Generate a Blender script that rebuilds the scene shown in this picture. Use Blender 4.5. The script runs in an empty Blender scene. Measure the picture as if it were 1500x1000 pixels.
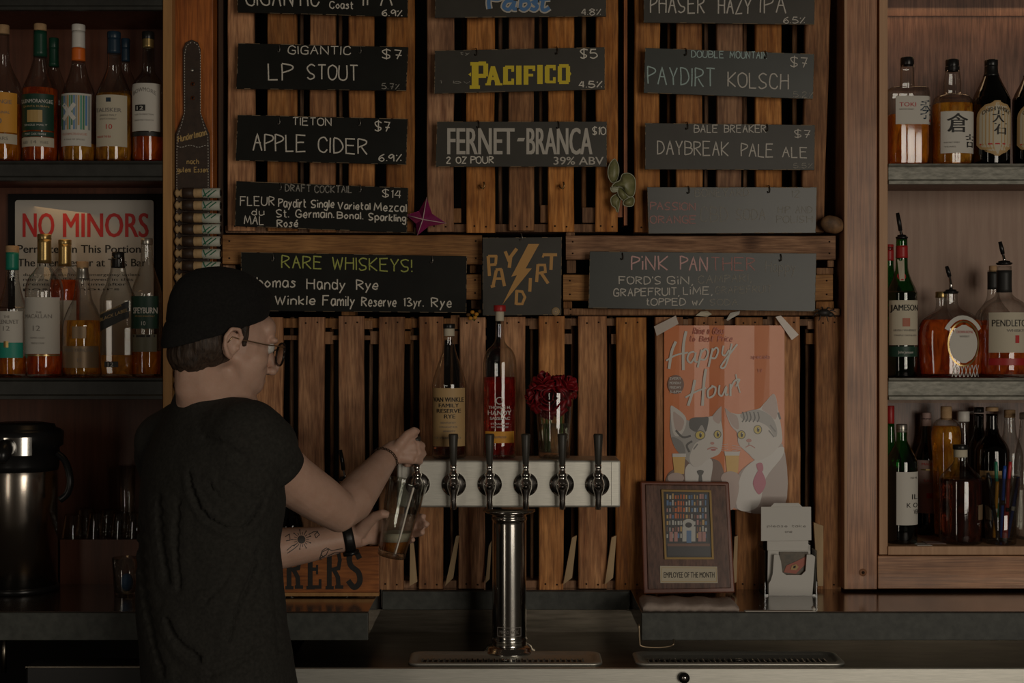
import bpy, bmesh, math, random
from mathutils import Vector, Matrix, noise
from mathutils.bvhtree import BVHTree
random.seed(7)
C = bpy.context.scene.collection
PI = math.pi
FPX = 2048.0
CY, CZ = -3.2, 1.52
# ------------------------------------------------------------------ camera, world, lights, exposure
cam = bpy.data.cameras.new('camera'); co = bpy.data.objects.new('camera', cam); C.objects.link(co)
co.location = (0, CY, CZ); co.rotation_euler = (PI/2, 0, 0)
cam.sensor_width = 36; cam.lens = 36*FPX/1500; cam.clip_start = .05
bpy.context.scene.camera = co
sc = bpy.context.scene
sc.view_settings.view_transform = 'Standard'; sc.view_settings.look = 'None'
sc.view_settings.gamma = 1; sc.view_settings.use_curve_mapping = False
sc.view_settings.exposure = -2.84
w = bpy.data.worlds.new('dim bar room'); sc.world = w; w.use_nodes = True
w.node_tree.nodes['Background'].inputs[0].default_value = (1.0, .80, .60, 1)
w.node_tree.nodes['Background'].inputs[1].default_value = .10
def area(name, loc, target, sx, sy, power, col):
    l = bpy.data.lights.new(name, 'AREA'); l.shape = 'RECTANGLE'; l.size = sx; l.size_y = sy
    l.energy = power; l.color = col
    o = bpy.data.objects.new(name, l); C.objects.link(o); o.location = loc
    o.rotation_euler = (Vector(target)-Vector(loc)).to_track_quat('-Z', 'Y').to_euler()
    return o
# tall street windows behind the camera, three panes
for wx, tx in ((1.68, .9), (2.46, 1.3), (3.24, 1.9)):
    area('street_window', (wx, -5.6, 1.60), (wx-tx, 0, 1.6), .60, 2.4, 172, (1, .90, .76))
area('added_side_light', (-2.6, -4.4, 1.35), (-.4, 0, 1.3), .45, 2.4, 60, (1, .88, .72))  # unseen light added to put streaks on the steel airpot and column
# unseen warm lights added under the cabinet shelves so the whiskey glows
area('added_glow_light', (-1.35, .12, 2.34), (-1.35, .13, 1.9), .7, .10, 4.0, (1, .60, .26))
area('added_glow_light', (-1.05, .08, 1.84), (-1.1, .06, 1.45), .5, .12, .9, (1, .60, .26))
area('added_glow_light', (1.1, .17, 2.34), (1.1, .13, 1.9), .5, .08, 1.2, (1, .66, .36))

# ------------------------------------------------------------------ helpers
def P(px, py, d): return Vector(((px-750)/FPX*d, d+CY, CZ-(py-500)/FPX*d))
def zat(py, d): return CZ-(py-500)/FPX*d
def pyat(z, d): return 500+(CZ-z)*FPX/d
def sm(a, b, x):
    t = min(1, max(0, (x-a)/(b-a))); return t*t*(3-2*t)
MATS = {}
def pm(name, c1, c2=None, scale=20, st=(1, 1, 1), rough=.5, metal=0, bump=0, rand=0, trans=0, ior=1.45, coat=0, sss=0, grain=False, spec=.5, detail=5, bscale=None, knots=0, trl=0):
    if name in MATS: return MATS[name]
    m = bpy.data.materials.new(name); m.use_nodes = True; MATS[name] = m
    nt = m.node_tree; N = nt.nodes; L = nt.links; b = N['Principled BSDF']
    def setc(c): return (c[0], c[1], c[2], 1)
    b.inputs['Base Color'].default_value = setc(c1); b.inputs['Roughness'].default_value = rough
    b.inputs['Metallic'].default_value = metal; b.inputs['Transmission Weight'].default_value = trans
    b.inputs['IOR'].default_value = ior; b.inputs['Coat Weight'].default_value = coat
    b.inputs['Coat Roughness'].default_value = .15
    b.inputs['Specular IOR Level'].default_value = spec
    if sss:
        b.inputs['Subsurface Weight'].default_value = sss; b.inputs['Subsurface Radius'].default_value = (1, .35, .2)
        b.inputs['Subsurface Scale'].default_value = .006
    if c2 is None and not bump: 
        return m
    tc = N.new('ShaderNodeTexCoord'); mp = N.new('ShaderNodeMapping'); mp.inputs['Scale'].default_value = st
    L.new(tc.outputs['Object'], mp.inputs['Vector'])
    vec = mp.outputs['Vector']; oi = None
    if rand:
        oi = N.new('ShaderNodeObjectInfo'); sc_ = N.new('ShaderNodeVectorMath'); sc_.operation = 'SCALE'
        cmb = N.new('ShaderNodeCombineXYZ'); L.new(oi.outputs['Random'], cmb.inputs[0]); L.new(oi.outputs['Random'], cmb.inputs[1]); L.new(oi.outputs['Random'], cmb.inputs[2])
        L.new(cmb.outputs[0], sc_.inputs[0]); sc_.inputs['Scale'].default_value = 37
        ad = N.new('ShaderNodeVectorMath'); L.new(tc.outputs['Object'], ad.inputs[0]); L.new(sc_.outputs[0], ad.inputs[1])
        L.new(ad.outputs[0], mp.inputs['Vector'])
    no = N.new('ShaderNodeTexNoise'); no.inputs['Scale'].default_value = scale; no.inputs['Detail'].default_value = detail; no.inputs['Roughness'].default_value = .6
    L.new(vec, no.inputs['Vector'])
    fac = no.outputs['Fac']
    cr = N.new('ShaderNodeValToRGB'); cr.color_ramp.elements[0].position = .32; cr.color_ramp.elements[1].position = .68
    cr.color_ramp.elements[0].color = setc(c1); cr.color_ramp.elements[1].color = setc(c2 or c1)
    L.new(fac, cr.inputs[0]); col = cr.outputs[0]
    if grain:      # fine annual rings and big blotches on top of the streaks
        wv = N.new('ShaderNodeTexNoise'); wv.inputs['Scale'].default_value = scale*3.1; wv.inputs['Detail'].default_value = 3
        L.new(vec, wv.inputs['Vector'])
        r2 = N.new('ShaderNodeValToRGB'); r2.color_ramp.elements[0].position = .35; r2.color_ramp.elements[1].position = .6
        r2.color_ramp.elements[0].color = (.48, .44, .42, 1); r2.color_ramp.elements[1].color = (1, 1, 1, 1)
        L.new(wv.outputs['Fac'], r2.inputs[0])
        mx = N.new('ShaderNodeMix'); mx.data_type = 'RGBA'; mx.blend_type = 'MULTIPLY'; mx.inputs[0].default_value = .8
        L.new(col, mx.inputs[6]); L.new(r2.outputs[0], mx.inputs[7]); col = mx.outputs[2]
        b2 = N.new('ShaderNodeTexNoise'); b2.inputs['Scale'].default_value = 9; b2.inputs['Detail'].default_value = 4
        L.new(mp.inputs['Vector'].links[0].from_socket, b2.inputs['Vector'])
        r3 = N.new('ShaderNodeValToRGB'); r3.color_ramp.elements[0].position = .3; r3.color_ramp.elements[1].position = .62
        r3.color_ramp.elements[0].color = (.42, .36, .32, 1); r3.color_ramp.elements[1].color = (1, 1, 1, 1)
        L.new(b2.outputs['Fac'], r3.inputs[0])
        m2 = N.new('ShaderNodeMix'); m2.data_type = 'RGBA'; m2.blend_type = 'MULTIPLY'; m2.inputs[0].default_value = .7
        L.new(col, m2.inputs[6]); L.new(r3.outputs[0], m2.inputs[7]); col = m2.outputs[2]
    if knots:
        vo = N.new('ShaderNodeTexVoronoi'); vo.inputs['Scale'].default_value = knots
        L.new(mp.inputs['Vector'].links[0].from_socket, vo.inputs['Vector'])
        r4 = N.new('ShaderNodeValToRGB'); r4.color_ramp.elements[0].position = .06; r4.color_ramp.elements[1].position = .13
        r4.color_ramp.elements[0].color = (.25, .16, .1, 1); r4.color_ramp.elements[1].color = (1, 1, 1, 1)
        L.new(vo.outputs['Distance'], r4.inputs[0])
        m3 = N.new('ShaderNodeMix'); m3.data_type = 'RGBA'; m3.blend_type = 'MULTIPLY'; m3.inputs[0].default_value = .85
        L.new(col, m3.inputs[6]); L.new(r4.outputs[0], m3.inputs[7]); col = m3.outputs[2]
    if rand:
        hs = N.new('ShaderNodeHueSaturation'); mr = N.new('ShaderNodeMapRange')
        L.new(oi.outputs['Random'], mr.inputs[0]); mr.inputs[3].default_value = 1-rand; mr.inputs[4].default_value = 1+rand*.6
        L.new(mr.outputs[0], hs.inputs['Value']); L.new(col, hs.inputs['Color'])
        m4 = N.new('ShaderNodeMapRange'); mm = N.new('ShaderNodeMath'); mm.operation = 'FRACT'; mu = N.new('ShaderNodeMath'); mu.operation = 'MULTIPLY'; mu.inputs[1].default_value = 7.3
        L.new(oi.outputs['Random'], mu.inputs[0]); L.new(mu.outputs[0], mm.inputs[0]); L.new(mm.outputs[0], m4.inputs[0]); m4.inputs[3].default_value = .86; m4.inputs[4].default_value = 1.12
        L.new(m4.outputs[0], hs.inputs['Saturation']); col = hs.outputs[0]
    L.new(col, b.inputs['Base Color'])
    if bump:
        bp = N.new('ShaderNodeBump'); bp.inputs['Strength'].default_value = bump; bp.inputs['Distance'].default_value = .002
        src = fac
        if bscale:
            n2 = N.new('ShaderNodeTexNoise'); n2.inputs['Scale'].default_value = bscale; L.new(vec, n2.inputs['Vector']); src = n2.outputs['Fac']
        L.new(src, bp.inputs['Height']); L.new(bp.outputs[0], b.inputs['Normal'])
    return m
def thinglass(name, tint=(.96, .97, .96), refl=.09):
    """single-walled clear glass: lets light straight through, mirrors at grazing angles"""
    if name in MATS: return MATS[name]
    m = bpy.data.materials.new(name); m.use_nodes = True; MATS[name] = m
    N = m.node_tree.nodes; L = m.node_tree.links; N.remove(N['Principled BSDF'])
    t = N.new('ShaderNodeBsdfTransparent'); g = N.new('ShaderNodeBsdfGlossy'); g.inputs['Roughness'].default_value = .05
    lw = N.new('ShaderNodeLayerWeight'); lw.inputs[0].default_value = .35
    r = N.new('ShaderNodeMapRange'); r.inputs[3].default_value = refl; r.inputs[4].default_value = .75
    pw = N.new('ShaderNodeMath'); pw.operation = 'POWER'; pw.inputs[1].default_value = 1.6
    L.new(lw.outputs['Facing'], pw.inputs[0]); L.new(pw.outputs[0], r.inputs[0])
    c1 = N.new('ShaderNodeMix'); c1.data_type = 'RGBA'
    c1.inputs[6].default_value = (*tint, 1); c1.inputs[7].default_value = (tint[0]*.35, tint[1]*.33, tint[2]*.30, 1)
    L.new(pw.outputs[0], c1.inputs[0]); L.new(c1.outputs[2], t.inputs[0])
    mx = N.new('ShaderNodeMixShader'); L.new(r.outputs[0], mx.inputs[0]); L.new(t.outputs[0], mx.inputs[1]); L.new(g.outputs[0], mx.inputs[2])
    L.new(mx.outputs[0], N['Material Output'].inputs[0])
    return m
def liquid(name, col, glow=.4):
    if name in MATS: return MATS[name]
    m = bpy.data.materials.new(name); m.use_nodes = True; MATS[name] = m
    N = m.node_tree.nodes; L = m.node_tree.links; b = N['Principled BSDF']
    b.inputs['Base Color'].default_value = (*col, 1); b.inputs['Transmission Weight'].default_value = 1; b.inputs['Roughness'].default_value = .03; b.inputs['IOR'].default_value = 1.36
    t1 = N.new('ShaderNodeBsdfTranslucent'); t1.inputs[0].default_value = (min(1, col[0]*1.1), col[1], col[2], 1)
    t2 = N.new('ShaderNodeBsdfDiffuse'); t2.inputs[0].default_value = (min(1, col[0]*1.1), col[1], col[2], 1)
    tr = N.new('ShaderNodeMixShader'); L.new(t1.outputs[0], tr.inputs[1]); L.new(t2.outputs[0], tr.inputs[2])
    tc = N.new('ShaderNodeTexCoord'); mp = N.new('ShaderNodeMapping'); mp.inputs['Scale'].default_value = (1, 1, .35); no = N.new('ShaderNodeTexNoise'); no.inputs['Scale'].default_value = 45; no.inputs['Distortion'].default_value = 1.5
    L.new(tc.outputs['Object'], mp.inputs[0]); L.new(mp.outputs[0], no.inputs['Vector'])
    mr = N.new('ShaderNodeMapRange'); mr.inputs[1].default_value = .35; mr.inputs[2].default_value = .7; mr.inputs[3].default_value = glow*.35; mr.inputs[4].default_value = min(.95, glow*1.9)
    L.new(no.outputs['Fac'], mr.inputs[0])
    mx = N.new('ShaderNodeMixShader'); L.new(mr.outputs[0], mx.inputs[0]); L.new(b.outputs[0], mx.inputs[1]); L.new(tr.outputs[0], mx.inputs[2])
    L.new(mx.outputs[0], N['Material Output'].inputs[0])
    return m
def chalkmat(name, col, thin=.36):
    if name in MATS: return MATS[name]
    m = bpy.data.materials.new(name); m.use_nodes = True; MATS[name] = m
    N = m.node_tree.nodes; L = m.node_tree.links; b = N['Principled BSDF']
    b.inputs['Base Color'].default_value = (*col, 1); b.inputs['Roughness'].default_value = .95
    tc = N.new('ShaderNodeTexCoord'); no = N.new('ShaderNodeTexNoise'); no.inputs['Scale'].default_value = 420; L.new(tc.outputs['Object'], no.inputs['Vector'])
    r = N.new('ShaderNodeMapRange'); r.inputs[1].default_value = thin-.14; r.inputs[2].default_value = thin+.08; r.inputs[3].default_value = .45
    L.new(no.outputs['Fac'], r.inputs[0]); L.new(r.outputs[0], b.inputs['Alpha'])
    return m

OFF = {}; RC = [0]
class MB:
    def __init__(s): s.v = []; s.f = []; s.fm = []; s.sm = []; s.mats = []; s.cur = 0; s.smooth = False
    def mat(s, m):
        if m not in s.mats: s.mats.append(m)
        s.cur = s.mats.index(m); return s
    def face(s, idx): s.f.append(tuple(idx)); s.fm.append(s.cur); s.sm.append(s.smooth)
    def poly(s, pts):
        RC[0] = (RC[0]+1) % 9; b = len(s.v); s.v += [Vector(p)-Vector((0, RC[0]*2.2e-5, 0)) for p in pts]; s.face(range(b, b+len(pts)))
    def hexa(s, p):     # 8 points: front 4 (ccw), back 4
        b = len(s.v); s.v += [Vector(q) for q in p]
        for q in ((0, 1, 2, 3), (7, 6, 5, 4), (0, 4, 5, 1), (1, 5, 6, 2), (2, 6, 7, 3), (3, 7, 4, 0)): s.face([b+i for i in q])
        return s
    def box(s, x0, x1, y0, y1, z0, z1):
        return s.hexa([(x0, y0, z0), (x1, y0, z0), (x1, y0, z1), (x0, y0, z1), (x0, y1, z0), (x1, y1, z0), (x1, y1, z1), (x0, y1, z1)])
    def pbox(s, x0, y0, x1, y1, d0, d1):   # front face matches these pixels at distance d0, straight back to d1
        a = P(x0, y1, d0); c = P(x1, y0, d0)
        return s.box(a.x, c.x, a.y, d1+CY, a.z, c.z)
    def quadslab(s, q, d0, d1):  # q: four pixel corners TL TR BR BL
        f = [P(q[i][0], q[i][1], d0) for i in (3, 2, 1, 0)]
        return s.hexa(f+[p+Vector((0, d1-d0, 0)) for p in f])
    def loft(s, rings, cap=True, closed=True, smooth=True):
        o = s.smooth; s.smooth = smooth
        n = len(rings[0]); b = len(s.v)
        for r in rings: s.v += [Vector(p) for p in r]
        for i in range(len(rings)-1):
            for j in range(n if closed else n-1):
                k = (j+1) % n
                s.face((b+i*n+j, b+i*n+k, b+(i+1)*n+k, b+(i+1)*n+j))
        if cap and closed:
            s.face([b+j for j in reversed(range(n))]); s.face([b+(len(rings)-1)*n+j for j in range(n)])
        s.smooth = o; return s
    def lathe(s, c, prof, seg=28, n=2.0, dep=1.0, cap=True):
        """prof [(r, z)], c (x,y); superellipse cross-section"""
        rings = []
        for r, z in prof:
            ring = []
            for k in range(seg):
                a = 2*PI*k/seg; ca, sa = math.cos(a), math.sin(a); e = 2.0/n
                ring.append((c[0]+r*math.copysign(abs(ca)**e, ca), c[1]+r*dep*math.copysign(abs(sa)**e, sa), z))
            rings.append(ring)
        return s.loft(rings, cap)
    def tube(s, pts, r, seg=8, cap=True):
        pts = [Vector(p) for p in pts]; rs = r if isinstance(r, (list, tuple)) else [r]*len(pts)
        rings = []; up = None
        for i, p in enumerate(pts):
            t = (pts[min(i+1, len(pts)-1)]-pts[max(i-1, 0)]).normalized()
            if up is None: up = Vector((0, 0, 1)) if abs(t.z) < .9 else Vector((1, 0, 0))
            a = t.cross(up).normalized(); bb = a.cross(t).normalized(); up = bb
            rings.append([p+(a*math.cos(2*PI*k/seg)+bb*math.sin(2*PI*k/seg))*rs[i] for k in range(seg)])
        return s.loft(rings, cap)
    def chain(s, pts, rs, step=.35):
        for i in range(len(pts)-1):
            a, b_ = Vector(pts[i]), Vector(pts[i+1]); n = max(1, int((b_-a).length/(rs[i]*step)))
            for k in range(n+(i == len(pts)-2)): t_ = k/n; r = rs[i]+(rs[i+1]-rs[i])*t_; s.ellip(a+(b_-a)*t_, (r, r, r), seg=24, rg=14)
        return s
    def ellip(s, c, r, M=None, seg=20, rg=12):
        rings = []
        for i in range(1, rg):
            th = PI*i/rg; ring = []
            for k in range(seg):
                a = 2*PI*k/seg; q = Vector((r[0]*math.sin(th)*math.cos(a), r[1]*math.sin(th)*math.sin(a), -r[2]*math.cos(th)))
                ring.append((M @ q if M else q)+Vector(c))
            rings.append(ring)
        return s.loft(rings)
    def build(s, name, parent=None, label=None, cat=None, group=None, kind=None, bevel=0, mesh=None):
        if mesh is None:
            if parent is not None: o = OFF[parent.name]
            else:
                xs = [v.x for v in s.v]; ys = [v.y for v in s.v]; o = Vector(((min(xs)+max(xs))/2, (min(ys)+max(ys))/2, min(v.z for v in s.v)))
            me = bpy.data.meshes.new(name); me.from_pydata([v-o for v in s.v], [], s.f)
            for m in s.mats: me.materials.append(m)
            me.polygons.foreach_set('material_index', s.fm); me.polygons.foreach_set('use_smooth', s.sm); me.update()
        else: me = mesh; o = OFF[parent.name] if parent is not None else Vector((0, 0, 0))
        ob = bpy.data.objects.new(name, me); C.objects.link(ob)
        if parent is not None: ob.parent = parent
        else: ob.location = o
        OFF[ob.name] = o
        if bevel:
            bv = ob.modifiers.new('edge', 'BEVEL'); bv.width = bevel; bv.segments = 2; bv.limit_method = 'ANGLE'; bv.angle_limit = .6
        if label: ob['label'] = label
        if cat: ob['category'] = cat
        if group: ob['group'] = group
        if kind: ob['kind'] = kind
        return ob
def thing(name, label, cat, loc, group=None, kind=None):
    o = bpy.data.objects.new(name, None); C.objects.link(o); o.location = loc; o.empty_display_size = .05
    o['label'] = label
    if cat: o['category'] = cat
    if group: o['group'] = group
    if kind: o['kind'] = kind
    OFF[o.name] = Vector(loc); return o
def catmull(pts, n=5, closed=False):
    pts = [Vector(p) for p in pts]; L = len(pts); out = []
    rng = range(L if closed else L-1)
    for i in rng:
        if closed: a, b, c, d = pts[(i-1) % L], pts[i], pts[(i+1) % L], pts[(i+2) % L]
        else: a, b, c, d = pts[max(i-1, 0)], pts[i], pts[i+1], pts[min(i+2, L-1)]
        for k in range(n):
            t = k/n
            out.append(.5*((2*b)+(c-a)*t+(2*a-5*b+4*c-d)*t*t+(-a+3*b-3*c+d)*t**3))
    if not closed: out.append(pts[-1])
    return out
# ------------------------------------------------------------------ lettering
G = {'A': "03 3C 63|17 57", 'B': "03 0C|~0C 5B 58 08|~08 67 54 03", 'C': "~6A 4C 1B 07 14 43 65", 'D': "03 0C|~0C 4B 67 44 03", 'E': "6C 0C 03 63|08 58",
'F': "6C 0C 03|08 58", 'G': "~6A 4C 1B 07 14 43 64|64 67 37", 'H': "03 0C|63 6C|08 68", 'I': "03 0C", 'J': "~4C 45 23 04", 'K': "03 0C|6C 07 63", 'L': "0C 03 53",
'M': "03 1C 45 7C 83", 'N': "03 0C 63 6C", 'O': "~3C 0A 05 33 65 6A 3C", 'P': "03 0C|~0C 5B 59 07", 'Q': "~3C 0A 05 33 65 6A 3C|45 62", 'R': "03 0C|~0C 5B 59 07|27 63",
'S': "~6B 3C 0A 27 56 54 23 04", 'T': "0C 6C|3C 33", 'U': "~0C 05 33 65 6C", 'V': "0C 33 6C", 'W': "0C 23 4A 63 8C", 'X': "0C 63|6C 03", 'Y': "0C 37 6C|37 33", 'Z': "0C 6C 03 63",
'0': "~3C 0A 05 33 65 6A 3C", '1': "0A 1C 13", '2': "~0A 3C 5A 03|03 63", '3': "~0B 3C 5A 28|~28 65 33 04", '4': "3C 06 56|4C 43", '5': "5C 1C 08|~08 48 65 33 04",
'6': "~5C 19 05 33 55 38 05", '7': "0C 5C 23|17 57", '8': "~3C 0A 38 65 33 05 38 6A 3C", '9': "~5A 3C 09 27 5A|5B 53", '$': "~6B 3C 0A 27 56 54 23 04|3D 32", '%': "03 5C|0A 1B|44 54",
'.': "03 04", ',': "13 01", '!': "0C 06|03 04", "'": "0C 0A", '-': "07 47", '/': "03 5C", ' ': "", 
'a': "~49 19 05 23 46|49 43", 'b': "0C 03|~07 39 56 33 04", 'c': "~49 19 05 23 44", 'd': "4C 43|~48 19 05 23 45", 'e': "~06 46 39 18 05 23 44", 'f': "~4C 2B 23|08 38", 'g': "~49 19 06 24 47|~49 41 20 01",
'h': "0C 03|~07 29 47 43", 'i': "09 03|0B 0C", 'k': "0C 03|49 06 43", 'l': "0C 03", 'm': "09 03|~07 29 37 33|~37 59 67 63", 'n': "09 03|~07 29 47 43", 'o': "~29 06 23 46 29", 'p': "09 00|~08 39 56 34 05",
'r': "09 03|~06 29 39", 's': "~48 29 18 36 34 13 04", 't': "1C 14 33|09 39", 'u': "~09 04 23 45|49 43", 'v': "09 23 49", 'w': "09 13 37 53 69", 'x': "09 43|49 03", 'y': "09 24|49 00", 'z': "09 49 03 43", 'é': "~06 46 39 18 05 23 44|2A 4C"}
def strokes(text):
    x = 0; out = []
    for ch in text:
        g = G.get(ch, '')
        w = 4.0
        if g:
            w = 0
            for st in g.split('|'):
                smo = st.startswith('~'); st = st.lstrip('~')
                pts = [(int(p[0]), int(p[1], 16)-3) for p in st.split()]
                w = max(w, max(p[0] for p in pts))
                pts = [Vector((x+p[0]+random.uniform(-.25, .25), p[1]+random.uniform(-.25, .25), 0)) for p in pts]
                out.append(catmull(pts, 5) if smo and len(pts) > 2 else pts)
        x += w+2.2
    return out, x-2.2
def ribbon(mb, pts, wid, mp, off=0):
    """flat ribbon through 2-D points (pixels); wid a number or function of direction"""
    q = [pts[0]]
    for p in pts[1:]:      # short steps, so that strokes wrap round bottles
        a = q[-1]; k = int(math.hypot(p[0]-a[0], p[1]-a[1])/6)+1
        q += [(a[0]+(p[0]-a[0])*i/k, a[1]+(p[1]-a[1])*i/k) for i in range(1, k+1)]
    pts = q; n = len(pts)
    if n < 2: return
    RC[0] = (RC[0]+1) % 9; oy = Vector((0, RC[0]*2.2e-5, 0))
    L, R = [], []
    for i, p in enumerate(pts):
        a = pts[max(i-1, 0)]; b = pts[min(i+1, n-1)]; t = Vector((b[0]-a[0], b[1]-a[1]))
        if t.length < 1e-6: t = Vector((1, 0))
        t.normalize(); nn = Vector((-t.y, t.x))
        k = 1.0
        if 0 < i < n-1:
            t1 = Vector((p[0]-a[0], p[1]-a[1])); 
            if t1.length > 1e-6: k = 1/max(.7, abs(t1.normalized().dot(t)))
        ww = (wid(t) if callable(wid) else wid)*.5*k
        L.append(mp(p[0]+nn.x*ww, p[1]+nn.y*ww)); R.append(mp(p[0]-nn.x*ww, p[1]-nn.y*ww))
    b = len(mb.v); mb.v += [v-oy-Vector((0, 2.5e-6*(i % n), 0)) for i, v in enumerate(L+R)]
    for i in range(n-1): mb.face((b+i, b+n+i, b+n+i+1, b+i+1))
def chalk(mb, text, x0, yb, h, x1, mp, wid=1.3, dy=0, slant=0, serif=False):
    """text between pixels x0..x1, baseline yb at x0, cap height h"""
    sts, W = strokes(text); sx = (x1-x0)/max(W, 1); sy = h/9.0
    for st in sts:
        q = [((x0+p[0]*sx+p[1]*sy*slant), yb+dy*(p[0]/max(W, 1))-p[1]*sy) for p in st]
        if len(q) == 2 and not serif:      # chalk lines are never ruler straight
            m_ = ((q[0][0]+q[1][0])/2+random.uniform(-.02, .02)*h, (q[0][1]+q[1][1])/2+random.uniform(-.02, .02)*h); q = [q[0], m_, q[1]]
        if serif:
            for i in range(len(q)-1):
                if len(q) > 4: break
                ribbon(mb, [q[i], q[i+1]], (lambda t: wid*(1 if abs(t.y) > .75 else .42)), mp)
            if len(q) > 4: ribbon(mb, q, (lambda t: wid*(.4+.6*abs(t.y))), mp)
            for e in (q[0], q[-1]):
                ribbon(mb, [(e[0]-wid*.57-h*.032, e[1]), (e[0]+wid*.57+h*.032, e[1])], h*.045, mp)
        else: ribbon(mb, q, wid*1.15, mp)
TC = {}
def tmesh(s, bold=0):
    k = (s, bold)
    if k not in TC:
        cu = bpy.data.curves.new('t', 'FONT'); cu.body = s; cu.size = 1; cu.offset = bold; cu.resolution_u = 3
        ob = bpy.data.objects.new('t', cu); C.objects.link(ob)
        dg = bpy.context.evaluated_depsgraph_get(); me = bpy.data.meshes.new_from_object(ob.evaluated_get(dg))
        vs = [(v.co.x, v.co.y) for v in me.vertices]; fs = [tuple(p.vertices) for p in me.polygons]
        bpy.data.objects.remove(ob); bpy.data.curves.remove(cu); bpy.data.meshes.remove(me); TC[k] = (vs, fs)
    return TC[k]
def btext(mb, s, x0, yb, h, x1, mp, bold=0, dy=0, arch=0):
    if bold:
        for k in (-1, 1): btext(mb, s, x0+k*h*.022, yb, h, x1+k*h*.022, mp, 0, dy, arch)
    vs, fs = tmesh(s, 0)
    if not vs: return
    RC[0] = (RC[0]+1) % 9; oy = Vector((0, .0003+RC[0]*2.2e-5, 0))
    mnx = min(v[0] for v in vs); mxx = max(v[0] for v in vs); H = .73
    if any(ord(c) > 1000 for c in s):
        mny = min(v[1] for v in vs); H = max(v[1] for v in vs)-mny
    else: mny = 0
    b = len(mb.v)
    for x, y in vs:
        t = (x-mnx)/(mxx-mnx)
        mb.v.append(mp(x0+t*(x1-x0), yb+dy*t-(y-mny)/H*h-arch*4*t*(1-t))-oy)
    for f in fs: mb.face([b+i for i in f])
def flat(d): return lambda x, y: P(x, y, d)

# ------------------------------------------------------------------ materials
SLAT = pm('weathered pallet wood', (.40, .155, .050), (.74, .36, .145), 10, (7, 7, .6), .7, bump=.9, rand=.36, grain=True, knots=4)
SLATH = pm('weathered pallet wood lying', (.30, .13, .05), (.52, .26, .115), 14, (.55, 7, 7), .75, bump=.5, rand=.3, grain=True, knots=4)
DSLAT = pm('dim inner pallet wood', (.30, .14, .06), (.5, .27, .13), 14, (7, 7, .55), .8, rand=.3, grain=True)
FIR = pm('clear fir', (.42, .19, .095), (.56, .285, .155), 11, (9, 9, .28), .5, bump=.25, grain=True, coat=.15)
FIRH = pm('clear fir lying', (.46, .21, .10), (.58, .31, .165), 11, (.28, 9, 9), .5, bump=.25, grain=True, coat=.15)
FIRL = pm('pale fir', (.42, .23, .12), (.54, .32, .18), 11, (9, 9, .3), .55, grain=False)
ORANGEW = pm('orange stained fir', (.50, .14, .025), (.68, .22, .045), 10, (8, 8, .4), .45, grain=True, coat=.2)
OCHREW = pm('ochre plank', (.40, .20, .07), (.52, .28, .10), 10, (8, 8, .5), .6, grain=False)
WALNUT = pm('walnut ply', (.17, .075, .045), (.27, .135, .085), 9, (10, 10, .6), .45, grain=True, coat=.1)
PALEPLY = pm('pale ply', (.34, .22, .165), (.42, .29, .22), 9, (10, 10, .6), .55)
DARKPLY = pm('dark red ply', (.10, .035, .018), (.16, .055, .028), 9, (10, 10, .6), .5)
BLACK = pm('black backing', (.006, .005, .005), rough=.9)
SHELFD = pm('dark shelf steel', (.022, .022, .019), (.038, .038, .033), 30, (1, 1, 1), .5, bump=.2)
SHELFL = pm('weathered galvanised edge', (.13, .128, .105), (.28, .27, .23), 40, (1, 1, 3), .5, metal=.3, bump=.4)
CONC = pm('dark slate counter edge', (.040, .043, .038), (.075, .079, .069), 45, (1, 1, 1), .55, bump=.3)
CTOP = pm('polished dark counter', (.035, .022, .015), (.055, .034, .024), 8, (1, 1, 1), .2, coat=1, spec=1, ior=1.8)
STEEL = pm('brushed steel', (.58, .57, .51), (.74, .72, .65), 30, (1, 30, 30), .46, metal=.85)
STEELV = pm('polished steel tube', (.52, .50, .47), (.62, .60, .56), 30, (1, 1, 1), .16, metal=1)
STEELD = pm('dull deck steel', (.13, .115, .09), (.24, .21, .17), 9, (1, 4, 12), .30, metal=1)
CHROME = pm('chrome', (.72, .70, .68), rough=.09, metal=1)
BOARD = pm('chalkboard', (.008, .008, .0065), (.014, .014, .011), 9, (1, 1, 1), .45, spec=.22)
BOARDG = pm('brown chalkboard', (.040, .036, .028), (.056, .050, .040), 9, (1, 1, 1), .42, spec=.4)
BOARDW = pm('wiped chalkboard', (.050, .050, .044), (.080, .080, .070), 7, (.5, 1, 1), .34, spec=.6)
EDGEW = pm('board edge', (.24, .17, .10), rough=.8)
CHW = chalkmat('white chalk', (.74, .69, .60)); CHG = chalkmat('green chalk', (.44, .48, .12)); CHP = chalkmat('pink chalk', (.42, .24, .22)); CHB = chalkmat('pale blue chalk', (.42, .54, .52))
CHFAINT = chalkmat('rubbed chalk', (.33, .31, .27), .48); CHPF = chalkmat('rubbed pink chalk', (.46, .24, .22), .43)
PWHITE = pm('cream sign paint', (.52, .48, .42), rough=.6); PYEL = pm('yellow sign paint', (.72, .55, .02), rough=.5); PGOLD = pm('gold sign paint', (.52, .27, .07), rough=.45)
PBLUE = pm('blue sign paint', (.08, .20, .42), rough=.5); INK = pm('black ink', (.02, .018, .016), rough=.6); INKR = pm('red ink', (.52, .03, .03), rough=.6)
INKG = pm('grey ink', (.22, .20, .18), rough=.6); INKGOLD = pm('gold ink', (.50, .33, .12), rough=.4); INKW = pm('white ink', (.70, .68, .62), rough=.5)
PAPER = pm('white label paper', (.62, .59, .53), rough=.7); CREAM = pm('cream label paper', (.58, .52, .40), rough=.7); GREENL = pm('dark green label', (.012, .05, .03), rough=.5); TEAL = pm('teal label', (.02, .30, .22), rough=.5)
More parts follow.
